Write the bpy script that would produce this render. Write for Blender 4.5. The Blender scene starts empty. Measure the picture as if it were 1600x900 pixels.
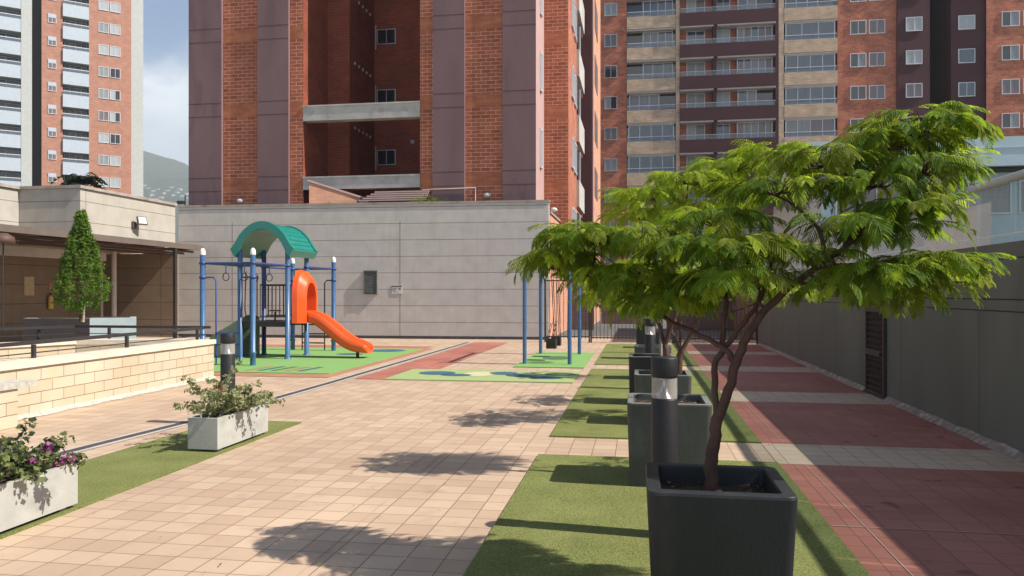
import bpy, math, random
from mathutils import Vector, Matrix, noise
random.seed(7)
S = bpy.context.scene
COL = S.collection
R = math.radians
# ---------------------------------------------------------------- camera, world, sun, exposure
YAW = R(9.3); FPX = 1210.0; EYE = 1.6
cam = bpy.data.objects.new('camera', bpy.data.cameras.new('camera')); COL.objects.link(cam)
cam.location = (0, 0, EYE); cam.rotation_euler = (R(90), 0, YAW)
cam.data.sensor_width = 36; cam.data.lens = 36 * FPX / 1600; cam.data.shift_y = 7 / 1600
cam.data.clip_start = .05; cam.data.clip_end = 6000
S.camera = cam
SUN_EL, SUN_OFF = R(46), R(6)          # sun stands to the right (+X), a little behind the camera
sd = Vector((math.cos(SUN_EL) * math.cos(SUN_OFF), -math.cos(SUN_EL) * math.sin(SUN_OFF), math.sin(SUN_EL)))
w = bpy.data.worlds.new('World'); S.world = w; w.use_nodes = True
nt = w.node_tree; nt.nodes.clear()
def N(t, ty, **k):
    n = t.nodes.new(ty)
    for a, b in k.items(): setattr(n, a, b)
    return n
out = N(nt, 'ShaderNodeOutputWorld'); sky = N(nt, 'ShaderNodeTexSky')
sky.sky_type = 'NISHITA'; sky.sun_disc = False; sky.sun_elevation = SUN_EL
sky.sun_rotation = math.atan2(sd.x, sd.y)
sky.dust_density = .8; sky.air_density = 1.0; sky.altitude = 1500
bg = N(nt, 'ShaderNodeBackground'); bg.inputs[1].default_value = .085
nt.links.new(sky.outputs[0], bg.inputs[0])
cb = N(nt, 'ShaderNodeBackground'); cb.inputs[1].default_value = .84
tc = N(nt, 'ShaderNodeTexCoord'); mp = N(nt, 'ShaderNodeMapping'); mp.inputs['Scale'].default_value = (1, 1, 1.7)
mp.inputs['Location'].default_value = (2.736, 2.687, -2.661)
nz = N(nt, 'ShaderNodeTexNoise'); nz.inputs['Scale'].default_value = 2.6; nz.inputs['Detail'].default_value = 9; nz.inputs['Roughness'].default_value = .55
rp = N(nt, 'ShaderNodeValToRGB'); rp.color_ramp.elements[0].position = .48; rp.color_ramp.elements[1].position = .57
nz2 = N(nt, 'ShaderNodeTexNoise'); nz2.inputs['Scale'].default_value = 7; nz2.inputs['Detail'].default_value = 6
cr = N(nt, 'ShaderNodeValToRGB'); cr.color_ramp.elements[0].position = .35; cr.color_ramp.elements[0].color = (.46, .52, .60, 1)
cr.color_ramp.elements[1].position = .65; cr.color_ramp.elements[1].color = (.95, .97, 1, 1)
mx = N(nt, 'ShaderNodeMixShader')
L = nt.links.new
L(tc.outputs['Generated'], mp.inputs[0]); L(mp.outputs[0], nz.inputs[0]); L(mp.outputs[0], nz2.inputs[0])
sx_ = N(nt, 'ShaderNodeSeparateXYZ'); L(tc.outputs['Generated'], sx_.inputs[0])
lo = N(nt, 'ShaderNodeMapRange'); lo.inputs[1].default_value = .40; lo.inputs[2].default_value = .18; lo.inputs[3].default_value = -.10; lo.inputs[4].default_value = .17
L(sx_.outputs[2], lo.inputs[0]); ad = N(nt, 'ShaderNodeMath', operation='ADD'); L(nz.outputs[0], ad.inputs[0]); L(lo.outputs[0], ad.inputs[1])
L(ad.outputs[0], rp.inputs[0]); L(nz2.outputs[0], cr.inputs[0])
gl = N(nt, 'ShaderNodeMapRange'); gl.inputs[1].default_value = .25; gl.inputs[2].default_value = .15; L(sx_.outputs[2], gl.inputs[0])
gm = N(nt, 'ShaderNodeMix', data_type='RGBA'); gm.inputs[7].default_value = (.58, .65, .71, 1); L(gl.outputs[0], gm.inputs[0]); L(cr.outputs[0], gm.inputs[6]); L(gm.outputs[2], cb.inputs[0])
L(rp.outputs[0], mx.inputs[0]); L(bg.outputs[0], mx.inputs[1]); L(cb.outputs[0], mx.inputs[2]); L(mx.outputs[0], out.inputs[0])
sl = bpy.data.lights.new('sun', 'SUN'); sl.energy = 5.0; sl.angle = R(.55); sl.color = (1, .93, .83)
so = bpy.data.objects.new('sun', sl); COL.objects.link(so)
so.rotation_euler = (-sd).to_track_quat('-Z', 'Y').to_euler(); so.location = (20, -5, 30)
S.view_settings.view_transform = 'Standard'; S.view_settings.look = 'None'
S.view_settings.gamma = 1; S.view_settings.use_curve_mapping = False
S.view_settings.exposure = .82
S.render.engine = 'CYCLES'; S.render.resolution_x = 1024; S.render.resolution_y = 576
S.cycles.volume_bounces = 0; S.cycles.max_bounces = 8; S.cycles.transparent_max_bounces = 12
# ---------------------------------------------------------------- measuring helpers (photograph pixel -> place)
FW = Vector((-math.sin(YAW), math.cos(YAW), 0)); RT = Vector((math.cos(YAW), math.sin(YAW), 0))
def W(u, v, d):
    p = FW * d + RT * ((u - 800) / FPX * d); return Vector((p.x, p.y, EYE + (457 - v) / FPX * d))
def G(u, v, z=0.):
    return W(u, v, (z - EYE) * FPX / (457 - v))
# ---------------------------------------------------------------- materials
MATS = {}
def mat(name, col, rough=.7, metal=0., spec=.4, var=.12, vs=3., bump=0., bs=40., trans=0., stain=None, coat=0., stretch=None):
    m = bpy.data.materials.new(name); m.use_nodes = True; t = m.node_tree; b = t.nodes['Principled BSDF']
    b.inputs['Roughness'].default_value = rough; b.inputs['Metallic'].default_value = metal
    b.inputs['Specular IOR Level'].default_value = spec; b.inputs['Coat Weight'].default_value = coat
    l = t.links.new; tc = N(t, 'ShaderNodeTexCoord')
    src = tc.outputs['Object']
    if stretch:
        mpn = N(t, 'ShaderNodeMapping'); mpn.inputs['Scale'].default_value = stretch; l(src, mpn.inputs[0]); src = mpn.outputs[0]
    n1 = N(t, 'ShaderNodeTexNoise'); n1.inputs['Scale'].default_value = vs; n1.inputs['Detail'].default_value = 8; l(src, n1.inputs[0])
    mr = N(t, 'ShaderNodeMapRange'); mr.inputs[1].default_value = .3; mr.inputs[2].default_value = .7
    mr.inputs[3].default_value = 1 - var; mr.inputs[4].default_value = 1 + var; l(n1.outputs[0], mr.inputs[0])
    vm = N(t, 'ShaderNodeVectorMath', operation='SCALE'); vm.inputs[0].default_value = col[:3]; l(mr.outputs[0], vm.inputs['Scale'])
    c = vm.outputs[0]
    if stain:
        sc, thr, scol = stain
        n2 = N(t, 'ShaderNodeTexNoise'); n2.inputs['Scale'].default_value = sc; n2.inputs['Detail'].default_value = 6; l(src, n2.inputs[0])
        r2 = N(t, 'ShaderNodeMapRange'); r2.inputs[1].default_value = thr; r2.inputs[2].default_value = thr + .14; l(n2.outputs[0], r2.inputs[0])
        mm = N(t, 'ShaderNodeMix', data_type='RGBA'); l(r2.outputs[0], mm.inputs[0]); l(c, mm.inputs[6]); mm.inputs[7].default_value = (*scol, 1); c = mm.outputs[2]
    l(c, b.inputs['Base Color'])
    if bump:
        n3 = N(t, 'ShaderNodeTexNoise'); n3.inputs['Scale'].default_value = bs; n3.inputs['Detail'].default_value = 5; l(src, n3.inputs[0])
        bp = N(t, 'ShaderNodeBump'); bp.inputs['Strength'].default_value = bump; bp.inputs['Distance'].default_value = .01
        l(n3.outputs[0], bp.inputs['Height']); l(bp.outputs[0], b.inputs['Normal'])
    MATS[name] = m; return m
def brick(name, c1, c2, mortar, bw, rh, ms, off=.5, rough=.8, var=.15, vs=1.5, bump=.5, stain=None, freq=2, bias=0., spec=.3, grain=.0, squash=1., streak=.0):
    m = bpy.data.materials.new(name); m.use_nodes = True; t = m.node_tree; b = t.nodes['Principled BSDF']; l = t.links.new
    b.inputs['Roughness'].default_value = rough; b.inputs['Specular IOR Level'].default_value = spec
    uv = N(t, 'ShaderNodeUVMap'); uv.uv_map = 'metres'
    br = N(t, 'ShaderNodeTexBrick'); br.offset = off; br.offset_frequency = freq; br.squash = squash
    br.inputs['Color1'].default_value = (*c1, 1); br.inputs['Color2'].default_value = (*c2, 1); br.inputs['Mortar'].default_value = (*mortar, 1)
    br.inputs['Scale'].default_value = 1; br.inputs['Mortar Size'].default_value = ms; br.inputs['Mortar Smooth'].default_value = .25
    br.inputs['Bias'].default_value = bias; br.inputs['Brick Width'].default_value = bw; br.inputs['Row Height'].default_value = rh
    l(uv.outputs[0], br.inputs['Vector'])
    n1 = N(t, 'ShaderNodeTexNoise'); n1.inputs['Scale'].default_value = vs; n1.inputs['Detail'].default_value = 8; l(uv.outputs[0], n1.inputs[0])
    mr = N(t, 'ShaderNodeMapRange'); mr.inputs[1].default_value = .3; mr.inputs[2].default_value = .7
    mr.inputs[3].default_value = 1 - var; mr.inputs[4].default_value = 1 + var; l(n1.outputs[0], mr.inputs[0])
    vm = N(t, 'ShaderNodeVectorMath', operation='SCALE'); l(br.outputs['Color'], vm.inputs[0]); l(mr.outputs[0], vm.inputs['Scale'])
    c = vm.outputs[0]
    if stain:
        for sc, thr, wd, scol, amt in stain:
            n2 = N(t, 'ShaderNodeTexNoise'); n2.inputs['Scale'].default_value = sc; n2.inputs['Detail'].default_value = 7; l(uv.outputs[0], n2.inputs[0])
            r2 = N(t, 'ShaderNodeMapRange'); r2.inputs[1].default_value = thr; r2.inputs[2].default_value = thr + wd; r2.inputs[4].default_value = amt; l(n2.outputs[0], r2.inputs[0])
            mm = N(t, 'ShaderNodeMix', data_type='RGBA'); l(r2.outputs[0], mm.inputs[0]); l(c, mm.inputs[6]); mm.inputs[7].default_value = (*scol, 1); c = mm.outputs[2]
    if streak:
        mpn = N(t, 'ShaderNodeMapping'); mpn.inputs['Scale'].default_value = (4.5, .22, 1); l(uv.outputs[0], mpn.inputs[0])
        n4 = N(t, 'ShaderNodeTexNoise'); n4.inputs['Scale'].default_value = 1.6; n4.inputs['Detail'].default_value = 8; n4.inputs['Roughness'].default_value = .6; l(mpn.outputs[0], n4.inputs[0])
        r4 = N(t, 'ShaderNodeMapRange'); r4.inputs[1].default_value = .5; r4.inputs[2].default_value = .72; r4.inputs[4].default_value = streak; l(n4.outputs[0], r4.inputs[0])
        m4 = N(t, 'ShaderNodeMix', data_type='RGBA'); l(r4.outputs[0], m4.inputs[0]); l(c, m4.inputs[6]); m4.inputs[7].default_value = (*[q * .55 for q in c1], 1); c = m4.outputs[2]
    l(c, b.inputs['Base Color'])
    if bump:
        n3 = N(t, 'ShaderNodeTexNoise'); n3.inputs['Scale'].default_value = 60; n3.inputs['Detail'].default_value = 3; l(uv.outputs[0], n3.inputs[0])
        ma = N(t, 'ShaderNodeMath', operation='MULTIPLY_ADD'); ma.inputs[1].default_value = .3 + grain; l(n3.outputs[0], ma.inputs[0])
        iv = N(t, 'ShaderNodeMath', operation='SUBTRACT'); iv.inputs[0].default_value = 1; l(br.outputs['Fac'], iv.inputs[1]); l(iv.outputs[0], ma.inputs[2])
        bp = N(t, 'ShaderNodeBump'); bp.inputs['Strength'].default_value = bump; bp.inputs['Distance'].default_value = .008
        l(ma.outputs[0], bp.inputs['Height']); l(bp.outputs[0], b.inputs['Normal'])
    MATS[name] = m; return m
def leafmat(name, col, tcol, tr=.45, rough=.5, var=.25):
    m = bpy.data.materials.new(name); m.use_nodes = True; t = m.node_tree; b = t.nodes['Principled BSDF']; l = t.links.new
    tc = N(t, 'ShaderNodeTexCoord'); n = N(t, 'ShaderNodeTexNoise'); n.inputs['Scale'].default_value = 9; l(tc.outputs['Object'], n.inputs[0])
    mr = N(t, 'ShaderNodeMapRange'); mr.inputs[1].default_value = .3; mr.inputs[2].default_value = .7; mr.inputs[3].default_value = 1 - var; mr.inputs[4].default_value = 1 + var; l(n.outputs[0], mr.inputs[0])
    vm = N(t, 'ShaderNodeVectorMath', operation='SCALE'); vm.inputs[0].default_value = col; l(mr.outputs[0], vm.inputs['Scale']); l(vm.outputs[0], b.inputs['Base Color'])
    b.inputs['Roughness'].default_value = rough; b.inputs['Specular IOR Level'].default_value = .15
    tb = N(t, 'ShaderNodeBsdfTranslucent'); v2 = N(t, 'ShaderNodeVectorMath', operation='SCALE'); v2.inputs[0].default_value = tcol; l(mr.outputs[0], v2.inputs['Scale']); l(v2.outputs[0], tb.inputs[0])
    mx = N(t, 'ShaderNodeMixShader'); mx.inputs[0].default_value = tr; l(b.outputs[0], mx.inputs[1]); l(tb.outputs[0], mx.inputs[2])
    l(mx.outputs[0], t.nodes['Material Output'].inputs[0]); MATS[name] = m; return m
def glassmat(name, tint, amt, dif=(.5, .6, .65), rough=.02):
    m = bpy.data.materials.new(name); m.use_nodes = True; t = m.node_tree; b = t.nodes['Principled BSDF']; l = t.links.new
    b.inputs['Base Color'].default_value = (*dif, 1); b.inputs['Roughness'].default_value = rough; b.inputs['Specular IOR Level'].default_value = .8
    tr = N(t, 'ShaderNodeBsdfTransparent'); tr.inputs[0].default_value = (*tint, 1)
    mx = N(t, 'ShaderNodeMixShader'); mx.inputs[0].default_value = amt; l(tr.outputs[0], mx.inputs[1]); l(b.outputs[0], mx.inputs[2])
    l(mx.outputs[0], t.nodes['Material Output'].inputs[0]); MATS[name] = m; return m

TILE_STAIN = [(.35, .52, .2, (.30, .20, .145), .42), (5, .56, .12, (.36, .25, .18), .35), (2.2, .62, .1, (.26, .17, .13), .35), (14, .70, .05, (.16, .10, .07), .3)]
brick('beige_tile', (.495, .37, .262), (.405, .285, .20), (.20, .12, .085), .23, .215, .0045, off=0, var=.10, vs=.7, bump=.35, stain=TILE_STAIN, rough=.62, spec=.35)
brick('cream_tile', (.52, .395, .29), (.47, .35, .25), (.25, .16, .115), .23, .215, .0045, off=0, var=.10, vs=.7, bump=.35, stain=TILE_STAIN, rough=.62)
brick('red_tile', (.38, .145, .105), (.33, .12, .088), (.19, .085, .065), .235, .215, .005, off=0, var=.16, vs=.8, bump=.35, stain=[(.5, .55, .2, (.17, .055, .042), .5), (3, .64, .04, (.10, .025, .02), .6), (1.1, .60, .2, (.30, .12, .09), .4)], rough=.6)
brick('tower_brick', (.41, .130, .066), (.29, .082, .044), (.75, .46, .34), .36, .135, .007, var=.22, vs=1.2, bump=.6, stain=[(.6, .5, .2, (.20, .055, .03), .5)], streak=.3)
brick('tower_band', (.42, .15, .075), (.34, .105, .052), (.40, .18, .10), .36, .085, .004, var=.2, vs=2, bump=.5)
brick('shade_brick', (.25, .06, .032), (.19, .046, .026), (.27, .10, .06), .30, .11, .007, var=.2, vs=1.2, bump=.5)  # tower brick darkened, the shade of recessed walls put into its colour
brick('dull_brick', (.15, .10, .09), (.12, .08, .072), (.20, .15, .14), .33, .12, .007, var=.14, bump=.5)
brick('lit_brick', (.56, .30, .20), (.50, .25, .165), (.44, .24, .17), .33, .12, .007, var=.14, bump=.5)  # brick made paler, the sunlight on these walls put into its colour
brick('far_brick', (.48, .16, .09), (.33, .095, .055), (.38, .18, .12), .42, .15, .014, var=.22, vs=.9, bump=.3, stain=[(5, .52, .15, (.52, .22, .14), .6)])
brick('beige_brick', (.62, .46, .32), (.48, .34, .23), (.40, .30, .22), .42, .12, .014, var=.16, vs=1.5, bump=.3)
brick('left_tower_brick', (.40, .195, .135), (.34, .155, .105), (.42, .26, .2), .4, .14, .012, var=.1, bump=.2)
brick('yellow_block', (.50, .45, .335), (.46, .375, .26), (.20, .125, .07), .42, .152, .005, var=.10, vs=1.2, bump=.6, stain=[(1.3, .58, .1, (.60, .42, .25), .55)], rough=.75)
def panel(name, c, joint, bw, rh, ms, off=.5, stain=None, bump=.6, var=.08, freq=2): return brick(name, c, tuple(x * .95 for x in c), joint, bw, rh, ms, off=off, var=var, vs=2.5, bump=bump, stain=stain, freq=freq, grain=.5, streak=.16)
panel('grey_panel', (.50, .47, .44), (.14, .12, .11), 600, .57, .010, off=0, stain=[(.9, .55, .2, (.42, .39, .36), .4), (6, .6, .1, (.52, .49, .46), .3)])
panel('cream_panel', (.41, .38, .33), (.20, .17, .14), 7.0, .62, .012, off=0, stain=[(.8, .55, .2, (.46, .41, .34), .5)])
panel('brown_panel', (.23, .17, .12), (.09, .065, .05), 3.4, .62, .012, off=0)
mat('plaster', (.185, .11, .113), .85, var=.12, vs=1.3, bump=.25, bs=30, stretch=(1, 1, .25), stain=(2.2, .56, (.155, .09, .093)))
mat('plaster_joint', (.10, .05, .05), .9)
mat('lit_plaster', (.42, .27, .25), .85, var=.06)  # plaster made lighter, sunlight put into the colour
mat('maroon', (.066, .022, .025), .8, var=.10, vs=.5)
mat('shaded_maroon', (.025, .011, .012), .8)  # shade of recesses and turned-away sides is put into this colour
mat('light_concrete', (.42, .40, .37), .85, var=.15, vs=2.5, bump=.3, stain=(3, .6, (.30, .28, .25)))
mat('cap_stone', (.60, .53, .42), .8, var=.12, vs=6, bump=.3)
mat('wall_cap', (.33, .28, .24), .8, var=.2, vs=3, bump=.3, stain=(2, .58, (.20, .16, .13)))
mat('slab_stone', (.42, .40, .35), .85, var=.22, vs=14, bump=.5, bs=50)
mat('green_grey', (.135, .135, .112), .8, var=.13, vs=.9, bump=.35, bs=60, stretch=(1, 1, .3), stain=(1.2, .58, (.115, .118, .10)))
mat('groove', (.03, .028, .026), .9)
mat('cement', (.25, .20, .165), .75, var=.3, vs=9, bump=1, bs=14, stain=(9, .55, (.42, .36, .31)))
mat('soil', (.045, .028, .018), .95, var=.5, vs=40, bump=1, bs=70, stain=(60, .6, (.13, .07, .045)))
mat('pot_dark', (.016, .018, .022), .55, var=.15, vs=5, bump=.15, bs=80, spec=.4, stain=(6, .60, (.034, .032, .030)), stretch=(1, 1, .35))
mat('pot_grey', (.06, .065, .06), .6, var=.2, vs=4, bump=.2, bs=70, stain=(5, .62, (.10, .105, .10)), stretch=(1, 1, .5))
mat('pot_worn', (.16, .16, .145), .65, var=.15, vs=6, bump=.2)
mat('planter_white', (.38, .38, .35), .7, var=.12, vs=4, bump=.2, stain=(3, .58, (.30, .30, .27)))
mat('black_metal', (.028, .025, .027), .45, spec=.5, var=.15)
mat('lamp_grey', (.018, .018, .02), .5, spec=.35, var=.08)
mat('rust_brown', (.10, .052, .04), .6, var=.15)
mat('door_brown', (.05, .036, .032), .6, var=.15)
mat('dark_roof', (.13, .10, .085), .7, var=.1)
mat('play_blue', (.05, .125, .26), .35, spec=.5, var=.12, vs=8, stain=(12, .66, (.07, .15, .30)))
mat('bar_blue', (.03, .055, .19), .4, spec=.5)
mat('play_orange', (.80, .095, .012), .28, spec=.5, var=.06, coat=.3)
mat('play_dark', (.035, .026, .026), .55)
mat('play_rock', (.26, .28, .22), .8, var=.2, bump=.6, bs=12)
mat('white_plastic', (.75, .73, .70), .5, var=.05)
brick('play_green', (.010, .19, .155), (.011, .21, .17), (.005, .09, .075), .2, .11, .009, var=.06, bump=1, rough=.35, spec=.5)
mat('play_green_plain', (.010, .20, .16), .35, spec=.5, var=.05, coat=.2)
mat('silver', (.7, .7, .72), .25, metal=.9, var=.05)
mat('frame_white', (.62, .64, .66), .4, var=.04)
mat('alu', (.45, .46, .48), .35, metal=.6, var=.05)
mat('white_paint', (.42, .47, .52), .6, var=.04)
mat('pale_pink', (.50, .36, .32), .7, var=.06)
mat('pale_blue', (.42, .52, .56), .5, var=.04)
mat('slab_pale', (.50, .44, .42), .7, var=.08)
mat('light_grey_paint', (.42, .43, .41), .7, var=.05)
mat('dark_grey_paint', (.05, .045, .048), .8, var=.08)
mat('blue_grey', (.36, .42, .46), .6, var=.06)
mat('asphalt', (.10, .10, .10), .9, var=.15)
mat('city_ground', (.16, .17, .13), .95, var=.3, vs=.02)
mat('gutter', (.055, .05, .055), .6, var=.3, vs=6)
mat('gutter_edge', (.42, .37, .32), .8, var=.12)
mat('grout', (.44, .31, .25), .8, var=.1)
mat('terracotta', (.33, .17, .10), .8, var=.15)
mat('bark', (.085, .045, .034), .85, var=.3, vs=18, bump=.8, bs=45, stretch=(1, 1, .4))
mat('bark_pale', (.36, .29, .24), .85, var=.2, vs=18, bump=.5, bs=45)
mat('poster', (.46, .36, .22), .7, var=.12, vs=9)
mat('yellow_sign', (.62, .42, .10), .6, var=.15)
mat('sign_white', (.55, .55, .53), .5, var=.05)
mat('sign_dark', (.10, .09, .085), .6)
mat('petal', (.20, .035, .14), .6, var=.3, vs=20)
mat('petal_red', (.55, .07, .09), .6, var=.2)
def glassy(name, base, rough=.08, var=.1, stretch=None, vs=3): return mat(name, base, rough, spec=.9, var=var, stretch=stretch, vs=vs)
glassy('pane_dark', (.018, .017, .020)); glassy('pane_blue', (.045, .07, .10), var=.4, stretch=(5, 1, .5)); mat('pane_curtain', (.24, .25, .26), .35, spec=.5, var=.28, vs=4, stretch=(6, 1, .2))
mat('pane_blind', (.36, .38, .39), .4, spec=.4, var=.18, vs=5, stretch=(.1, .1, 9)); mat('pane_mauve', (.16, .125, .13), .3, spec=.7, var=.35, vs=4, stretch=(6, 1, .2))
glassmat('rail_glass', (.80, .86, .92), .30, (.30, .34, .40)); glassmat('screen_glass', (.88, .94, .94), .26, (.40, .46, .48)); glassmat('lens', (.93, .93, .93), .42, (.62, .59, .56), .15)
# artificial grass, rubber, hills
def fibre(name, ca, cb_, sc=260, bump=.7, big=2.):
    m = bpy.data.materials.new(name); m.use_nodes = True; t = m.node_tree; b = t.nodes['Principled BSDF']; l = t.links.new
    b.inputs['Roughness'].default_value = .85; b.inputs['Specular IOR Level'].default_value = .2
    tc = N(t, 'ShaderNodeTexCoord'); n = N(t, 'ShaderNodeTexNoise'); n.inputs['Scale'].default_value = sc; n.inputs['Detail'].default_value = 4; n.inputs['Roughness'].default_value = .7; l(tc.outputs['Object'], n.inputs[0])
    n2 = N(t, 'ShaderNodeTexNoise'); n2.inputs['Scale'].default_value = big; n2.inputs['Detail'].default_value = 7; l(tc.outputs['Object'], n2.inputs[0])
    ad = N(t, 'ShaderNodeMath', operation='ADD'); l(n.outputs[0], ad.inputs[0]); l(n2.outputs[0], ad.inputs[1])
    r = N(t, 'ShaderNodeValToRGB'); r.color_ramp.elements[0].position = .38; r.color_ramp.elements[1].position = .64
    r.color_ramp.elements[0].color = (*ca, 1); r.color_ramp.elements[1].color = (*cb_, 1)
    hf = N(t, 'ShaderNodeMath', operation='MULTIPLY'); hf.inputs[1].default_value = .5; n2s = N(t, 'ShaderNodeMapRange'); n2s.inputs[3].default_value = .34; n2s.inputs[4].default_value = .64; l(n2.outputs[0], n2s.inputs[0]); l(n2s.outputs[0], ad.inputs[1]); l(ad.outputs[0], hf.inputs[0]); l(hf.outputs[0], r.inputs[0]); l(r.outputs[0], b.inputs['Base Color'])
    bp = N(t, 'ShaderNodeBump'); bp.inputs['Strength'].default_value = bump; bp.inputs['Distance'].default_value = .01; l(n.outputs[0], bp.inputs['Height']); l(bp.outputs[0], b.inputs['Normal'])
    MATS[name] = m
fibre('turf', (.06, .08, .016), (.29, .30, .105), 70, 1, 2.4)
fibre('rubber_green', (.16, .30, .09), (.22, .38, .13), 40, .3)
fibre('rubber_pale', (.25, .33, .13), (.33, .39, .18), 40, .3)
mat('mat_blue', (.045, .10, .16), .8, var=.15); mat('mat_yellow', (.50, .46, .28), .8, var=.1); mat('mat_dark_green', (.07, .13, .06), .8, var=.15)
fibre('hill_green', (.030, .045, .022), (.085, .10, .05), .05, .2, .012)
leafmat('leaf_bright', (.23, .31, .022), (.46, .58, .035), .5, .6)  # light leaf tone; also paints sunlight into the farther crowns
leafmat('leaf_mid', (.085, .15, .013), (.25, .38, .022), .52, .6)
leafmat('leaf_olive', (.13, .16, .015), (.31, .37, .022), .52, .6)
leafmat('leaf_conifer', (.085, .15, .025), (.13, .20, .03), .2, .6)
leafmat('leaf_bougain', (.15, .18, .065), (.25, .30, .08), .3, .45)
leafmat('leaf_pale', (.27, .28, .14), (.3, .34, .15), .3, .45)
leafmat('leaf_dark', (.035, .055, .025), (.05, .08, .03), .2)
# ---------------------------------------------------------------- mesh builder
class MB:
    def __init__(s): s.v = []; s.f = []; s.m = []; s.names = []; s.sm = []
    def mi(s, m):
        if m not in s.names: s.names.append(m)
        return s.names.index(m)
    def add(s, vs, fs, m, smooth=False):
        o = len(s.v); s.v += [tuple(p) for p in vs]; k = s.mi(m)
        for f in fs: s.f.append(tuple(i + o for i in f)); s.m.append(k); s.sm.append(smooth)
        return s
    def box(s, a, b, m, skip='', mm=None):
        x0, y0, z0 = a; x1, y1, z1 = b
        x0, x1 = min(x0, x1), max(x0, x1); y0, y1 = min(y0, y1), max(y0, y1); z0, z1 = min(z0, z1), max(z0, z1)
        vs = [(x0, y0, z0), (x1, y0, z0), (x1, y1, z0), (x0, y1, z0), (x0, y0, z1), (x1, y0, z1), (x1, y1, z1), (x0, y1, z1)]
        fs = [(0, 3, 2, 1), (4, 5, 6, 7), (0, 1, 5, 4), (1, 2, 6, 5), (2, 3, 7, 6), (3, 0, 4, 7)]
        nm = ['b', 't', 's', 'e', 'n', 'w']
        for f, q in zip(fs, nm):
            if q not in skip: s.add([vs[i] for i in f], [(0, 1, 2, 3)], (mm or {}).get(q, m))
        return s
    def prism(s, poly, z0, z1, m, mt=None):       # polygon in plan, counter-clockwise
        n = len(poly); vs = [(x, y, z0) for x, y in poly] + [(x, y, z1) for x, y in poly]
        s.add(vs, [(i, (i + 1) % n, (i + 1) % n + n, i + n) for i in range(n)], m)
        s.add([(x, y, z1) for x, y in poly], [tuple(range(n))], mt or m); s.add([(x, y, z0) for x, y in poly], [tuple(reversed(range(n)))], m)
        return s
    def seg(s, p, q, th, z0, z1, m, side=1, z1b=None):      # wall slab along p->q in plan, thickness to the left (side=1) or right
        d = Vector((q[0] - p[0], q[1] - p[1])); d.normalize(); n = Vector((-d.y, d.x)) * th * side
        za, zb = z1, (z1 if z1b is None else z1b)
        P = [(p[0], p[1]), (q[0], q[1]), (q[0] + n.x, q[1] + n.y), (p[0] + n.x, p[1] + n.y)]; zt = [za, zb, zb, za]
        vs = [(x, y, z0) for x, y in P] + [(P[i][0], P[i][1], zt[i]) for i in range(4)]
        fs = [(0, 3, 2, 1), (4, 5, 6, 7), (0, 1, 5, 4), (1, 2, 6, 5), (2, 3, 7, 6), (3, 0, 4, 7)]
        if side < 0: fs = [tuple(reversed(f)) for f in fs]
        for f in fs: s.add([vs[i] for i in f], [(0, 1, 2, 3)], m)
        return s
    def tube(s, pts, rad, m, n=8, cap=True):
        pts = [Vector(p) for p in pts]; rs = rad if isinstance(rad, (list, tuple)) else [rad] * len(pts)
        t0 = (pts[1] - pts[0]).normalized(); a = Vector((0, 0, 1)) if abs(t0.z) < .9 else Vector((1, 0, 0)); u = t0.cross(a).normalized()
        vs = []; 
        for i, p in enumerate(pts):
            t = (pts[min(i + 1, len(pts) - 1)] - pts[max(i - 1, 0)]).normalized(); u = (u - t * u.dot(t)).normalized(); w_ = t.cross(u)
            for k in range(n):
                an = 2 * math.pi * k / n; vs.append(p + (u * math.cos(an) + w_ * math.sin(an)) * rs[i])
        fs = [(i * n + k, i * n + (k + 1) % n, (i + 1) * n + (k + 1) % n, (i + 1) * n + k) for i in range(len(pts) - 1) for k in range(n)]
        s.add(vs, fs, m, True)
        if cap: s.add(vs[:n], [tuple(reversed(range(n)))], m); s.add(vs[-n:], [tuple(range(n))], m)
        return s
    def lathe(s, prof, m, n=24, c=(0, 0, 0), smooth=True):     # prof: (r, z)
        vs = [(c[0] + r * math.cos(2 * math.pi * k / n), c[1] + r * math.sin(2 * math.pi * k / n), c[2] + z) for r, z in prof for k in range(n)]
        s.add(vs, [(i * n + k, i * n + (k + 1) % n, (i + 1) * n + (k + 1) % n, (i + 1) * n + k) for i in range(len(prof) - 1) for k in range(n)], m, smooth)
        return s
    def build(s, name, parent=None, loc=(0, 0, 0), rz=0., bevel=0.):
        me = bpy.data.meshes.new(name); me.from_pydata(s.v, [], s.f)
        for q in s.names: me.materials.append(MATS[q])
        me.polygons.foreach_set('material_index', s.m); me.polygons.foreach_set('use_smooth', s.sm)
        uvl = me.uv_layers.new(name='metres'); me.update()
        for p in me.polygons:
            nn = p.normal
            if abs(nn.z) > .7: fu, fv = Vector((1, 0, 0)), Vector((0, 1, 0))
            else: fu = Vector((-nn.y, nn.x, 0)).normalized(); fv = Vector((0, 0, 1))
            for li in p.loop_indices:
                c = me.vertices[me.loops[li].vertex_index].co; uvl.data[li].uv = (c.dot(fu), c.dot(fv))
        o = bpy.data.objects.new(name, me); COL.objects.link(o); o.location = loc; o.rotation_euler = (0, 0, rz)
        if parent: o.parent = parent
        if bevel:
            b = o.modifiers.new('bevel', 'BEVEL'); b.width = bevel; b.segments = 2; b.limit_method = 'ANGLE'; b.angle_limit = R(40)
        return o
def thing(name, label, cat, loc=(0, 0, 0), rz=0., group=None):
    o = bpy.data.objects.new(name, None); COL.objects.link(o); o.location = loc; o.rotation_euler = (0, 0, rz); o.empty_display_size = .2
    return tag(o, label, cat, group)
def tag(o, label, cat, group=None):
    o['label'] = label; o['category'] = cat
    if group: o['group'] = group
    return o
def struct(o, kind='structure'): o['kind'] = kind; return o
def clone(o, name=None):
    c = o.copy(); COL.objects.link(c); return c

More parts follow.
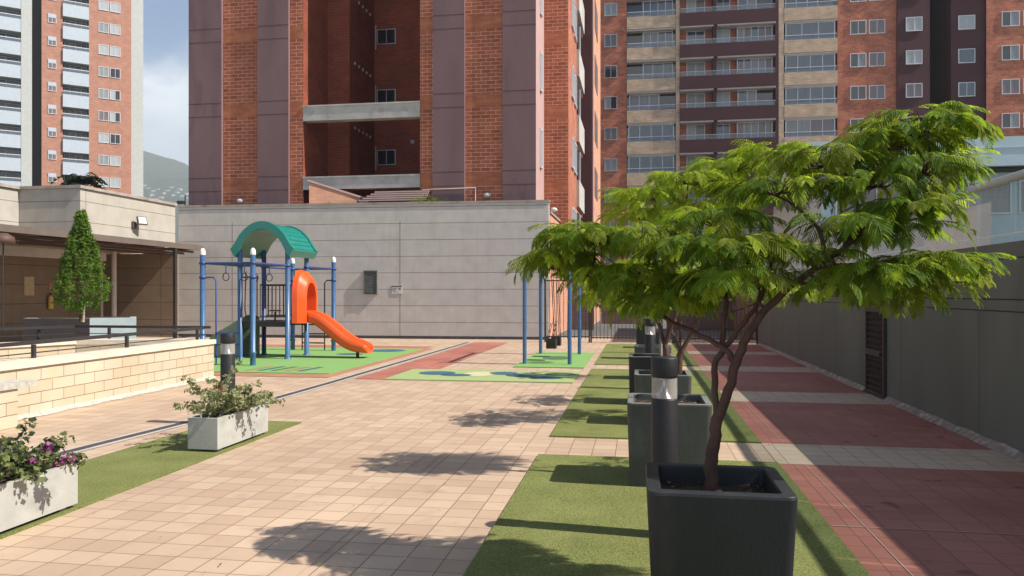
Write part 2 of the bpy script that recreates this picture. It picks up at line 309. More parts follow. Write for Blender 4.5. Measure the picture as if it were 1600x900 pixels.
# ================================================================ GROUND AND PAVING
X0, X1 = -.97, 1.28           # turf strip
g = MB(); g.add([(-2800, -60, -.03), (2800, -60, -.03), (2800, 2250, -.03), (-2800, 2250, -.03)], [(0, 1, 2, 3)], 'city_ground'); struct(g.build('ground'))
g = MB(); g.add([(-30, -4, 0), (3.9, -4, 0), (3.9, 26.4, 0), (-30, 26.4, 0)], [(0, 1, 2, 3)], 'beige_tile'); struct(g.build('paving'))
g = MB()
for a, b in ((-3.8, -.95), (.05, 3.4), (4.35, 7.53), (8.52, 11.75), (12.95, 16.2), (17.3, 20.65), (21.6, 24.3)):
    if b < 3: continue
    g.add([(X1, a, .004), (3.9, a, .004), (3.9, b, .004), (X1, b, .004)], [(0, 1, 2, 3)], 'red_tile')
g.add([(X1, 3.4, .004), (3.9, 3.4, .004), (3.9, 4.35, .004), (X1, 4.35, .004)], [(0, 1, 2, 3)], 'red_tile')
g.add([(-5.2, 13.65, .004), (-4.1, 13.65, .004), (-4.1, 24.4, .004), (-5.2, 24.4, .004)], [(0, 1, 2, 3)], 'red_tile')
g.add([(-12.5, 20.9, .004), (-6, 20.9, .004), (-6, 22.2, .004), (-12.5, 22.2, .004)], [(0, 1, 2, 3)], 'red_tile')
struct(g.build('red_paving'))
g = MB()
for a, b in ((7.53, 8.52), (11.75, 12.95), (16.2, 17.3), (20.65, 21.6)):
    g.add([(X1, a, .0045), (3.9, a, .0045), (3.9, b, .0045), (X1, b, .0045)], [(0, 1, 2, 3)], 'cream_tile')
struct(g.build('cream_paving'))
g = MB()
for p, q in (((-1.89, 2.5), (-1.93, 8.6)), ((1.52, 3), (1.52, 7.5)), ((1.52, 8.6), (1.52, 11.7))):
    g.add([(p[0] - .004, p[1], .008), (p[0] + .004, p[1], .008), (q[0] + .004, q[1], .008), (q[0] - .004, q[1], .008)], [(0, 1, 2, 3)], 'grout')
g.add([(1.3, 5.57, .008), (3.6, 5.56, .008), (3.6, 5.572, .008), (1.3, 5.584, .008)], [(0, 1, 2, 3)], 'grout')
struct(g.build('grout_joint'))
for a, b in ((.6, 7.53), (8.52, 16.15), (17.18, 24.1)):
    g = MB(); nx, ny = 6, 16; random.seed(int(a * 10))
    g.box((X0, a, .001), (X1, b, .018), 'turf'); struct(g.build('turf'))
g = MB(); g.prism([(-5.25, 2.6), (-4.08, 2.6), (-4.08, 8.95), (-5.1, 8.95)], .001, .016, 'turf'); struct(g.build('turf'))
# drain channel
dr = [G(139, 699), G(291, 653), G(405, 623), G(480, 606), G(560, 589), G(740, 534)]
xa = lambda y: -5.42 - .0 * y
g = MB(); pts = [(-5.95, 3.0), (-5.6, 7.4), (-5.42, 9.5), (-5.38, 13), (-5.38, 24.3)]
for i in range(len(pts) - 1):
    (ax, ay), (bx, by) = pts[i], pts[i + 1]
    for o0, o1, z, m in ((-.13, -.07, .006, 'gutter_edge'), (-.07, .05, .0055, 'gutter'), (.05, .12, .006, 'gutter_edge')):
        g.add([(ax + o0, ay, z), (ax + o1, ay, z), (bx + o1, by, z), (bx + o0, by, z)], [(0, 1, 2, 3)], m)
struct(g.build('drain_channel'))
# playground mats
g = MB(); g.box((-13.5, 13.75, .001), (-5.75, 21.3, .010), 'terracotta'); g.box((-13.3, 14.3, .001), (-5.95, 21.0, .022), 'rubber_green')
def disc(mb, cx, cy, rx, ry, z, m, n=28, a0=0., wob=.0):
    vs = [(cx + rx * math.cos(a0 + 2 * math.pi * k / n) * (1 + wob * math.sin(3 * k)), cy + ry * math.sin(2 * math.pi * k / n), z) for k in range(n)]
    mb.add(vs, [tuple(range(n))], m)
disc(g, -6.75, 20.2, .5, .45, .026, 'mat_blue'); disc(g, -7.3, 18.9, .35, .25, .026, 'mat_blue')
for k in range(5):
    x = -7.9 + k * .28; g.add([(x, 14.6, .026), (x + .12, 14.6, .026), (x + .22, 15.5, .026), (x + .1, 15.5, .026)], [(0, 1, 2, 3)], ['terracotta', 'mat_blue', 'mat_dark_green', 'terracotta', 'mat_blue'][k])
struct(g.build('playground_mat'))
g = MB(); g.box((-2.65, 16.3, .001), (-1.15, 20.4, .022), 'rubber_green')
disc(g, -1.95, 18.6, .35, .5, .026, 'mat_dark_green'); disc(g, -2.2, 17.4, .3, .2, .026, 'mat_dark_green'); struct(g.build('playground_mat'))
g = MB(); g.box((-4.6, 13.6, .001), (-1.15, 15.5, .020), 'rubber_pale')
for cx, cy, rx, ry in ((-3.9, 14.75, .36, .33), (-3.45, 14.45, .3, .2), (-2.6, 14.9, .28, .27), (-2.2, 14.55, .3, .22), (-1.7, 14.25, .3, .22)): disc(g, cx, cy, rx, ry, .025, 'mat_blue', wob=.05)
disc(g, -3.05, 14.7, .3, .4, .0235, 'mat_yellow'); disc(g, -1.5, 14.9, .3, .3, .0235, 'mat_dark_green')
struct(g.build('playground_mat'))
# driveway beyond the fence
g = MB(); g.add([(-2.9, 26.4, -.004), (14, 26.4, -.004), (14, 28.3, -.004), (-2.9, 28.3, -.004)], [(0, 1, 2, 3)], 'cream_tile')
g.add([(-2.9, 28.3, -.006), (14, 28.3, -.006), (14, 62, -.006), (-2.9, 62, -.006)], [(0, 1, 2, 3)], 'asphalt')
struct(g.build('driveway'))
# hill
HS = 2.2; g = MB(); nx, ny = 110, 32; vs = []
for j in range(ny):
    for i in range(nx):
        x = -1150 + 1800 * i / (nx - 1); y = 480 + 480 * j / (ny - 1)
        t = min(1, j / (ny - 5)); rid = 168 - (x + 560) * .085 + 26 * noise.noise(Vector((x * .006, 1.3, 0))) + 5 * noise.noise(Vector((x * .05, y * .05, 0)))
        z = max(-3, rid * (t ** .8) + 12 * noise.noise(Vector((x * .012, y * .012, 3))) * t + random.uniform(-1.4, 1.4) * t - (3 if t < .02 else 0))
        vs.append((x * HS, y * HS, z * HS if z > 0 else z))
g.add(vs, [(j * nx + i, j * nx + i + 1, (j + 1) * nx + i + 1, (j + 1) * nx + i) for j in range(ny - 1) for i in range(nx - 1)], 'hill_green', True)
hill = struct(g.build('hill'))
def hill_z(x, y):
    x, y = x / HS, y / HS
    i = (x + 1150) / 1800 * (nx - 1); j = (y - 480) / 480 * (ny - 1); a, c = int(i), int(j); fi, fj = i - a, j - c; h = lambda m, n: vs[n * nx + m][2]
    return (h(a, c) * (1 - fi) + h(a + 1, c) * fi) * (1 - fj) + (h(a, c + 1) * (1 - fi) + h(a + 1, c + 1) * fi) * fj
hm = None
for k, (u, v) in enumerate([(226, 291), (232, 296), (240, 300), (247, 297), (256, 303), (262, 299), (270, 306), (277, 302), (285, 308), (292, 304), (252, 310), (281, 297), (238, 306), (268, 294), (295, 311), (245, 313)]):
    # walk the sight line until it meets the slope
    for d in range(1100, 2200, 4):
        p = W(u, v, d)
        if 485 * HS < p.y < 950 * HS and hill_z(p.x, p.y) > p.z: break
    o = thing('hill_house', 'small pale house with grey roof among trees on the far hillside', 'house', (p.x, p.y, p.z - 1.5), R(random.uniform(-40, 40)), 'houses on the hillside')
    if hm is None:
        a = MB().box((-4.4, -3.5, -3), (4.4, 3.5, 3.4), 'white_paint').build('wall', o)
        b = MB().add([(-4.9, -4, 3.4), (4.9, -4, 3.4), (4.9, 4, 3.4), (-4.9, 4, 3.4), (-4.9, 0, 5), (4.9, 0, 5)], [(0, 1, 5, 4), (2, 3, 4, 5), (0, 4, 3), (1, 2, 5), (0, 3, 2, 1)], 'light_grey_paint').build('roof', o)
        hm = [a, b]
    else:
        for q in hm: c = clone(q); c.parent = o
# haze
g = MB(); g.box((-2900, -70, -4), (2900, 2300, 470), 'soil'); hz = g.build('haze'); hz.data.materials.clear()
hmn = bpy.data.materials.new('haze_air'); hmn.use_nodes = True; t = hmn.node_tree; t.nodes.clear()
o_ = N(t, 'ShaderNodeOutputMaterial'); pv = N(t, 'ShaderNodeVolumePrincipled'); pv.inputs['Color'].default_value = (.80, .88, .95, 1); pv.inputs['Density'].default_value = .00034; pv.inputs['Anisotropy'].default_value = .2
t.links.new(pv.outputs[0], o_.inputs['Volume']); hz.data.materials.append(hmn); struct(hz, 'stuff')

# ================================================================ WINDOWS
WC = {}
def window(parent, x, y, z, w, h, style='pane_curtain', n=2, rz=0., frame='frame_white', fw=.05, d=.06):
    """window centred at (x, z) on a wall face at y, facing -Y locally; returns frame object with a pane child"""
    k = (round(w, 2), round(h, 2), style, n, frame, fw)
    if k not in WC:
        f = MB()
        for a, b in (((-w / 2, -d, -h / 2), (-w / 2 + fw, 0, h / 2)), ((w / 2 - fw, -d, -h / 2), (w / 2, 0, h / 2)), ((-w / 2 + fw, -d, h / 2 - fw), (w / 2 - fw, 0, h / 2)), ((-w / 2 + fw, -d * 1.3, -h / 2), (w / 2 - fw, 0, -h / 2 + fw))): f.box(a, b, frame)
        for i in range(1, n): c = -w / 2 + w * i / n; f.box((c - fw * .35, -d * .9, -h / 2 + fw), (c + fw * .35, 0, h / 2 - fw), frame)
        p = MB()
        st = style if isinstance(style, tuple) else (style,) * n
        for i in range(n):
            a = -w / 2 + w * i / n; b = a + w / n
            p.add([(a + .005, -d * .35, -h / 2 + .01), (b - .005, -d * .35, -h / 2 + .01), (b - .005, -d * .35, h / 2 - .01), (a + .005, -d * .35, h / 2 - .01)], [(0, 1, 2, 3)], st[i])
        fo = f.build('window', parent); po = p.build('pane', fo); WC[k] = (fo, po)
    else:
        fo = clone(WC[k][0]); po = clone(WC[k][1]); fo.parent = parent; po.parent = fo
    fo.location = (x, y, z); fo.rotation_euler = (0, 0, rz); return fo

# ================================================================ MAIN TOWER
tw = thing('apartment_tower', 'brick and purple plaster apartment tower with a deep open shaft, behind the grey panel wall', 'apartment building', (0, 0, 0))
TY, TH = 27.2, 26.0
jz = [5.43 + 2.82 * k for k in range(-2, 8)]       # top joint of floor bands (front plane)
def brick_strip(mb, x0, x1, y, zt=TH, mat_='tower_brick', band=True, z0=0.):
    """wall face with slab-level bands, facing -Y, in stacked pieces"""
    z = z0
    for k in jz + [None]:
        if k is None: nz_ = zt; bz = None
        else: nz_ = k - .02; bz = k + .46
        if nz_ > z: mb.add([(x0, y, z), (x1, y, z), (x1, y, nz_), (x0, y, nz_)], [(0, 1, 2, 3)], mat_); z = nz_
        if bz and bz > z: mb.add([(x0, y, z), (x1, y, z), (x1, y, bz), (x0, y, bz)], [(0, 1, 2, 3)], 'tower_band' if band else mat_); z = bz
b = MB()
for x0, x1 in ((-15.6, -14.0), (-12.95, -12.33), (-7.84, -7.25), (-6.25, -4.7)): brick_strip(b, x0, x1, TY)
XS, Y3, X3, Y4, X4 = -3.58, 29.44, -2.65, 36.9, -2.19
# right return of the front block and the brick face set back behind it
brick_strip(b, XS, X3, Y3, z0=4.2); b.add([(XS, Y3, 4.2), (XS, Y4, 4.2), (X3, Y4, 4.2), (X3, Y3, 4.2)], [(0, 1, 2, 3)], 'light_concrete')
# recess (open shaft)
Y1, X2, Y2 = 29.49, -11.41, 32.44
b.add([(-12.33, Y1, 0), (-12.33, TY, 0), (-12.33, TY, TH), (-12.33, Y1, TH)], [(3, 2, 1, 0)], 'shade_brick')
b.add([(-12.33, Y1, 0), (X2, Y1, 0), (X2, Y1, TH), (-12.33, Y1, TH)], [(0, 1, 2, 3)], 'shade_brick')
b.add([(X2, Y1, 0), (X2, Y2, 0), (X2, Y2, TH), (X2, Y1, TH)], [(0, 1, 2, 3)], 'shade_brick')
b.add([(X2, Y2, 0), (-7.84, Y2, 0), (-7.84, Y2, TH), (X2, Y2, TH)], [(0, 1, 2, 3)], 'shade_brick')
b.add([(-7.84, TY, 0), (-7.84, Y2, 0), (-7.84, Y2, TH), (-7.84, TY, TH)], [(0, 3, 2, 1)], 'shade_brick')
# sides and back, roof
b.add([(-16.9, TY, 0), (-16.9, 45, 0), (-16.9, 45, TH), (-16.9, TY, TH)], [(0, 3, 2, 1)], 'tower_brick')
b.add([(X3, Y3, 4.2), (X3, Y4, 4.2), (X3, Y4, TH), (X3, Y3, TH)], [(0, 1, 2, 3)], 'tower_brick')
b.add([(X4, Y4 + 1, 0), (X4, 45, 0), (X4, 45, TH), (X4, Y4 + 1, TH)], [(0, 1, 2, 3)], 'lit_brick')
b.add([(-16.9, 45, 0), (X4, 45, 0), (X4, 45, TH), (-16.9, 45, TH)], [(0, 3, 2, 1)], 'tower_brick')
b.build('wall', tw)
b = MB(); b.add([(-16.9, TY, TH), (-12.33, TY, TH), (-12.33, Y1, TH), (X2, Y1, TH), (X2, Y2, TH), (-7.84, Y2, TH), (-7.84, TY, TH), (XS, TY, TH), (XS, Y3, TH), (X3, Y3, TH), (X3, Y4, TH), (X4, Y4, TH), (X4, 45, TH), (-16.9, 45, TH)], [tuple(range(14))], 'light_concrete'); b.build('roof', tw)
for x0, x1 in ((-16.9, -15.55), (-14.1, -12.86), (-7.34, -6.16), (-4.78, XS)):
    p = MB(); p.box((x0, TY - .12, 0), (x1, TY + (.05 if x1 != XS else 2.24), TH - .01), 'plaster', mm={'e': 'lit_plaster' if x1 == XS else 'plaster'})  # sun-facing side painted in the lighter plaster colour
    for k in jz:
        for zz in (k, k + .5): p.box((x0 - .003, TY - .124, zz - .012), (x1 + .003, TY - .118, zz + .012), 'plaster_joint')
    p.build('plaster_pier', tw)
for k in (-2, -1, 0, 1, 2, 3, 4, 5):
    window(tw, XS + .002, 28.35, 7.0 + 2.82 * k - .1, .42, 1.45, 'pane_curtain', 1, R(90))
p = MB()
p.box((X3, Y4 - .05, 0), (X4, Y4 + 1.05, TH - .02), 'maroon'); p.build('plaster_pier', tw)
# balconies and windows on the side wall
for k in range(-1, 7):
    zc = 7.2 + 2.82 * k
    window(tw, X3 + .002, 31.2, zc, .9, 1.25, 'pane_curtain', 2, R(90)); window(tw, X3 + .002, 32.5, zc, .9, 1.25, 'pane_mauve', 2, R(90))
    q = MB(); q.box((X3 + .002, 33.4, zc - 1.9), (X3 + .12, 36.6, zc - .75), 'light_concrete'); q.build('balcony_parapet', tw)
    q = MB(); q.box((X3 + .002, 33.4, zc - .75), (X3 + .02, 36.6, zc + .72), 'pane_dark'); q.box((X3 + .022, 34.9, zc - .75), (X3 + .06, 35.0, zc + .72), 'frame_white'); q.build('balcony_glazing', tw)
    q = MB(); q.box((X4 + .002, 39.0, zc - .75), (X4 + .03, 41.5, zc + .7), 'pane_mauve'); q.build('balcony_glazing', tw)
# beams across the shaft
for z0, z1 in ((5.42, 5.9), (7.98, 8.55)):
    q = MB(); q.box((-12.33, TY - .02, z0), (-7.84, TY + .38, z1 - .06), 'light_concrete'); q.box((-12.34, TY - .05, z1 - .06), (-7.83, TY + .40, z1), 'light_concrete'); q.build('beam', tw, bevel=.01)
for k in range(0, 5):       # shaft windows, conduits and little vents
    zc = 7.48 + 2.63 * k
    window(tw, -10.85, Y2 - .002, zc, .84, .66, ('pane_dark', 'pane_dark'), 2, frame='alu', fw=.03)
    for i in range(5): yy = 30.0 + i * .45; q = MB(); q.box((X2 + .002, yy, zc + .75), (X2 + .05, yy + .09, zc + .85), 'light_concrete'); q.build('vent', tw)
    q = MB(); q.tube([(-11.33, Y2 - .05, zc - .55), (-11.33, Y2 - .05, zc + .5)], .03, 'light_grey_paint'); q.build('pipe', tw)
q = MB(); q.box((-9.75, Y2 - .06, 8.05), (-9.6, Y2 - .002, 8.2), 'light_grey_paint'); q.build('junction_box', tw)
for x, z, y in ((-14.85, 5.05, TY), (-5.35, 5.08, TY), (-3.2, 4.75, Y3)):
    q = MB(); q.lathe([(0, .07), (.06, .06), (.11, .03), (.12, 0)], 'sign_white', 14); o = q.build('wall_light', tw, (x, y - .01, z)); o.rotation_euler = (R(90), 0, 0); o.scale = (1.15, .8, 1)
q = MB(); q.tube([(-7.7, TY - .16, 5.3), (-5.75, TY - .16, 5.33), (-5.75, TY - .16, 4.7)], .022, 'pale_pink', 6); q.build('conduit', tw)

# stair parapet and pergola behind the grey wall
sp = thing('stair_parapet', 'short sunlit brick parapet with sloping coping in front of the tower shaft', 'parapet')
pa, pb = (-11.72, 26.35), (-9.75, 27.05)
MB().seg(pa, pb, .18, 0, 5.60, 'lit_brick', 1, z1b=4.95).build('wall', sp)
c = MB(); d_ = (Vector(pb) - Vector(pa)).normalized(); nn_ = Vector((-d_.y, d_.x)); P0 = Vector(pa) - d_ * .05 - nn_ * .04; P1 = Vector(pb) + d_ * .03 - nn_ * .04; P2 = P1 + nn_ * .26; P3 = P0 + nn_ * .26
za, zb = 5.60, 4.95
c.add([(P0.x, P0.y, za), (P1.x, P1.y, zb), (P2.x, P2.y, zb), (P3.x, P3.y, za), (P0.x, P0.y, za + .07), (P1.x, P1.y, zb + .07), (P2.x, P2.y, zb + .07), (P3.x, P3.y, za + .07)], [(0, 3, 2, 1), (4, 5, 6, 7), (0, 1, 5, 4), (1, 2, 6, 5), (2, 3, 7, 6), (3, 0, 4, 7)], 'lit_plaster'); c.build('coping', sp)
pg = thing('pergola', 'low brown slatted pergola roof just under the lower shaft beam', 'pergola')
q = MB(); q.box((-10.0, 26.9, 4.98), (-7.3, 27.0, 5.08), 'rust_brown'); q.box((-10.0, 26.55, 0), (-9.9, 26.65, 4.9), 'rust_brown'); q.box((-7.4, 26.85, 0), (-7.3, 26.95, 4.98), 'rust_brown'); q.build('frame', pg)
for k in range(5): q = MB(); q.box((-9.9 + .12 * k, 26.45 + k * .09, 4.86 + k * .085), (-7.4, 26.5 + k * .09, 4.91 + k * .085), 'pale_pink'); q.build('slat', pg)

# ================================================================ BACK WALL (grey panels)
BA, BB = Vector((-16.36, 25.58)), Vector((-3.0, 26.0))
bw_ = thing('panel_wall', 'tall grey panelled concrete wall behind the playground and swings', 'wall')
MB().seg(BA, BB, .3, 0, 4.66, 'grey_panel', 1).build('wall', bw_)
dv = (BB - BA).normalized(); nv = Vector((dv.y, -dv.x))
ca = BA + nv * .03; cbb = BB + nv * .03 + dv * .03
MB().seg(ca, cbb, .38, 4.66, 4.73, 'wall_cap', 1).build('coping', bw_, bevel=.008)
q = MB(); q.seg(BA + nv * .012, BB + nv * .012, .008, .0, .10, 'gutter', 1); q.build('base_strip', bw_)
for tt in (2.05, 8.2): 
    c_ = BA + dv * tt; q = MB(); q.seg(c_ + nv * .004, c_ + dv * .014 + nv * .004, .003, .11, 4.1, 'pot_worn', 1); q.build('joint', bw_)
def onwall(u, v, off=0):      # point on the back wall face
    A = BA + nv * off; a = (u - 800) / FPX; r = Vector((FW.x + RT.x * a, FW.y + RT.y * a))
    det = r.x * (-dv.y) + dv.x * r.y
    t = (A.x * (-dv.y) + dv.x * A.y) / det
    p = r * t; return Vector((p.x, p.y, EYE + (457 - v) / FPX * t))
WR = math.atan2(dv.y, dv.x)
p = onwall(580, 441)
gr = thing('wall_grille', 'grey louvred vent grille high on the panel wall right of the slide', 'vent', p, WR)
q = MB(); q.box((-.25, -.09, -.41), (.25, -.0, .41), 'pot_worn', skip='s'); q.build('frame', gr)
q = MB()
for k in range(15): z = -.38 + k * .053; q.add([(-.23, -.085, z), (.23, -.085, z), (.23, -.05, z + .045), (-.23, -.05, z + .045)], [(0, 1, 2, 3)], 'pot_worn')
q.add([(-.235, -.04, -.4), (.235, -.04, -.4), (.235, -.04, .4), (-.235, -.04, .4)], [(0, 1, 2, 3)], 'black_metal')
q.box((-.25, -.10, .375), (.25, -.085, .41), 'pot_worn'); q.box((-.25, -.10, -.41), (-.22, -.085, .375), 'pot_worn'); q.box((.22, -.10, -.41), (.25, -.085, .375), 'pot_worn'); q.build('louvres', gr)
p = onwall(620, 453)
sg = thing('wall_notice', 'small white notice plate with dark header on the panel wall beside the vent grille', 'sign', p, WR)
MB().box((-.19, -.015, -.15), (.19, 0, .15), 'sign_white').build('plate', sg)
q = MB(); q.box((-.185, -.018, .10), (.185, -.0151, .145), 'sign_dark'); q.box((-.185, -.018, -.145), (.185, -.0151, -.135), 'sign_dark'); q.box((-.185, -.018, -.135), (-.175, -.0151, .10), 'sign_dark')
for z, x0, x1 in ((.055, -.15, .03), (.03, -.15, -.02), (0, -.15, .0), (-.03, -.15, -.05), (-.07, -.12, .05)): q.box((x0, -.018, z - .006), (x1, -.0151, z + .006), 'pot_worn')
q.box((.07, -.018, .0), (.15, -.0151, .07), 'pot_worn'); q.build('lettering', sg)
for u in (641, 688):
    pass
# sunlit brick side of the podium and bricks behind
sw = thing('brick_podium_wall', 'sunlit orange brick side wall running back beyond the swings and fence', 'wall')
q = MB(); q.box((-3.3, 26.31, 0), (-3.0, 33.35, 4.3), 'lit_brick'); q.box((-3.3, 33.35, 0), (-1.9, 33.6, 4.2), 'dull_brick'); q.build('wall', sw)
q = MB(); q.box((-3.35, 26.32, 4.3), (-2.95, 33.4, 4.37), 'wall_cap'); q.build('coping', sw)

def leafclump(mb, c, rad, n, size, mats, flat=1., curl=.3, elong=1.6, jitter=.3):
    for _ in range(n):
        while True:
            d = Vector((random.uniform(-1, 1), random.uniform(-1, 1), random.uniform(-1, 1)))
            if d.length < 1: break
        d = d * (.55 + .45 * random.random()) if random.random() < .4 else d.normalized() * random.uniform(.75, 1.05)
        p = Vector(c) + Vector((d.x * rad[0], d.y * rad[1], d.z * rad[2]))
        nrm = (d + Vector((random.gauss(0, .6), random.gauss(0, .6), random.gauss(.5, .5)))).normalized()
        t = nrm.cross(Vector((random.gauss(0, 1), random.gauss(0, 1), random.gauss(0, 1)))).normalized(); s_ = size * random.uniform(.6, 1.3); b_ = nrm.cross(t)
        mb.add([p - t * s_ * elong * .5, p + b_ * s_ * .45 - nrm * s_ * .1, p + t * s_ * elong * .5 - nrm * s_ * curl, p - b_ * s_ * .45 - nrm * s_ * .1], [(0, 1, 2, 3)], random.choice(mats))
def grassy(name, label, cat, loc, n, ln, mats, spread=.5, group=None, w=.012):
    t = thing(name, label, cat, loc, 0, group); q = MB()
    for _ in range(n):
        a = random.uniform(0, 2 * math.pi); d = Vector((math.cos(a), math.sin(a), 0)); base = d * random.random() * spread * .5; base.z = 0
        l = ln * random.uniform(.6, 1.1); up = random.uniform(.5, 1.1); sd_ = Vector((-d.y, d.x, 0)) * w
        p0 = base; p1 = base + d * l * .35 + Vector((0, 0, l * up * .7)); p2 = base + d * l * .85 + Vector((0, 0, l * up * .55))
        q.add([p0 - sd_, p0 + sd_, p1 + sd_, p1 - sd_, p2], [(0, 1, 2, 3), (3, 2, 4)], random.choice(mats))
    q.build('leaves', t); return t
grassy('spiky_shrub', 'tufty green plant showing over the panel wall below the pergola', 'plant', (-7.45, 26.6, 4.55), 260, .62, ['leaf_bougain', 'leaf_mid', 'leaf_pale'], .9)
grassy('spiky_shrub', 'small tufty plant showing over the panel wall at the foot of the brick parapet', 'plant', (-10.7, 26.22, 4.5), 130, .42, ['leaf_bougain', 'leaf_pale'], .8)

# ================================================================ FAR APARTMENT BLOCK (right)
fb = thing('apartment_block', 'wide brick apartment block with beige and maroon balcony bays behind the potted trees', 'apartment building')
FY = 65.; Z0, DZ = 9.62, 2.59; FT = 31.
K = range(-2, 8)
b = MB()
for x0, x1, m, y in ((-8, -1.0, 'far_brick', FY), (15.6, 20.0, 'far_brick', FY), (20.0, 22.35, 'maroon', FY - .25), (23.9, 26.3, 'maroon', FY - .25), (26.3, 40, 'far_brick', FY - .5)):
    b.box((x0, y, 0), (x1, FY + 10, FT), m, mm={'w': 'shaded_maroon' if x0 == 26.3 else m})  # brick side turned from the sun painted in the shaded colour
b.box((22.35, FY + 4, 0), (23.9, FY + 10, FT), 'shaded_maroon')
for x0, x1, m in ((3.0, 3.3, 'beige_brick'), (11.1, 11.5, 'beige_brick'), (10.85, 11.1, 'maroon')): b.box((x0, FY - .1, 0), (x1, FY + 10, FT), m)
b.box((-1.0, FY + .9, 0), (3.0, FY + 10, FT), 'shade_brick'); b.box((3.3, FY + .75, 0), (10.85, FY + 10, FT), 'far_brick'); b.box((11.5, FY + .9, 0), (15.6, FY + 10, FT), 'shaded_maroon')
b.build('wall', fb)
MB().box((-8, FY - .6, FT), (40, FY + 10, FT + .3), 'light_concrete').build('roof', fb)
random.seed(11)
sty = ['pane_curtain', 'pane_blind', ('pane_curtain', 'pane_dark'), 'pane_mauve', 'pane_dark']
for k in K:
    z = Z0 + DZ * k
    window(fb, -2.3, FY, z, 1.05, 1.05, random.choice(sty), 2, frame='alu')
    # beige bays
    for x0, x1 in ((-1.0, 3.0), (11.5, 15.6)):
        q = MB(); q.box((x0 + .02, FY - .12, z - 1.76), (x1 - .02, FY + .05, z - .74), 'beige_brick'); q.box((x0 + .02, FY - .02, z - 1.9), (x1 - .02, FY + .9, z - 1.76), 'slab_pale'); q.build('balcony_parapet', fb)
        nn = random.choice([3, 4, 4]); st = random.choice([('pane_blue',), ('pane_curtain', 'pane_blue'), ('pane_mauve', 'pane_curtain'), ('pane_dark', 'pane_blue')])
        seq = tuple(random.choice(st) for _ in range(nn)); closed = random.random() < .35
        w_ = (x1 - x0 - .3) if closed else (x1 - x0) * .62; yy = FY + (.15 if closed else .5)
        xc = (x0 + x1) / 2 if closed else (x0 + .2 + w_ / 2 if random.random() < .6 else x1 - .2 - w_ / 2)
        window(fb, xc, yy, z - .02, w_, 1.44, seq, nn, fw=.07)
        q = MB(); q.add([(x0 + .05, FY - .06, z - .72), (x1 - .05, FY - .06, z - .72), (x1 - .05, FY - .06, z - .37), (x0 + .05, FY - .06, z - .37)], [(0, 1, 2, 3)], 'rail_glass'); q.box((x0 + .05, FY - .08, z - .37), (x1 - .05, FY - .03, z - .33), 'frame_white'); q.build('balcony_rail', fb)
        q = MB(); q.box((x0 + .02, FY + .6, z - .72), (x1 - .02, FY + .88, z + .68), 'pane_dark'); q.build('balcony_opening', fb)  # dark box stands in for the shade inside the open balcony
    # maroon bay
    q = MB(); q.box((3.32, FY - .35, z - 1.80), (10.83, FY - .2, z - .74), 'maroon'); q.box((3.32, FY - .30, z - 1.92), (6.0, FY + .74, z - 1.801), 'slab_pale'); q.box((6.3, FY - .30, z - 1.92), (10.83, FY + .74, z - 1.801), 'slab_pale'); q.build('balcony_parapet', fb)
    window(fb, 4.65, FY + .74, z - .04, 1.5, 1.45, random.choice([('pane_blue',) * 2, ('pane_curtain',) * 2, ('pane_blind', 'pane_mauve')]), 2, fw=.07)
    window(fb, 6.85, FY + .74, z - .04, 1.1, 1.4, random.choice(['pane_blind', 'pane_curtain', 'pane_blue']), 2, fw=.06)
    c4 = random.random() < .5
    if c4: window(fb, 9.3, FY + .4, z - .04, 2.8, 1.45, tuple(random.choice(['pane_blue', 'pane_curtain', 'pane_mauve']) for _ in range(5)), 5, fw=.07)
    else:
        window(fb, 8.7, FY + .4, z - .04, 1.5, 1.45, ('pane_blue', 'pane_curtain'), 2, fw=.07)
        q = MB(); q.box((9.5, FY + .55, z - .8), (10.8, FY + .73, z + .66), 'pane_dark'); q.build('balcony_opening', fb)  # dark box in place of the shaded balcony interior
    q = MB(); q.box((5.95, FY - .2, z - .72), (6.25, FY + .74, z + .66), 'maroon'); q.build('balcony_divider', fb)
    q = MB(); q.add([(3.35, FY - .28, z - .72), (10.8, FY - .28, z - .72), (10.8, FY - .28, z - .38), (3.35, FY - .28, z - .38)], [(0, 1, 2, 3)], 'rail_glass'); q.box((3.35, FY - .3, z - .38), (10.8, FY - .26, z - .35), 'alu'); q.build('balcony_rail', fb)
    # brick bay windows in pairs
    s_ = random.choice(['pane_curtain', ('pane_dark', 'pane_curtain'), 'pane_blind', 'pane_mauve']); window(fb, 17.15, FY, z + .02, 1.2, 1.1, random.choice([s_, 'pane_dark']), 2, frame='frame_white'); window(fb, 18.55, FY, z + .02, 1.2, 1.1, random.choice([s_, 'pane_mauve']), 2)
    window(fb, 21.2, FY - .25, z - .02, 1.2, 1.1, random.choice(['pane_blind', 'pane_curtain', 'pane_mauve']), 2)
    window(fb, 25.0, FY - .25, z - .1, 1.2, 1.1, random.choice(['pane_blind', 'pane_blue', 'pane_blind']), 1 + k % 2)
    window(fb, 28.0, FY - .5, z - .08, 1.25, 1.15, s_, 2); window(fb, 29.5, FY - .5, z - .08, 1.25, 1.15, random.choice([s_, 'pane_dark']), 2)
    window(fb, 33.5, FY - .5, z - .08, 1.25, 1.15, s_, 2)
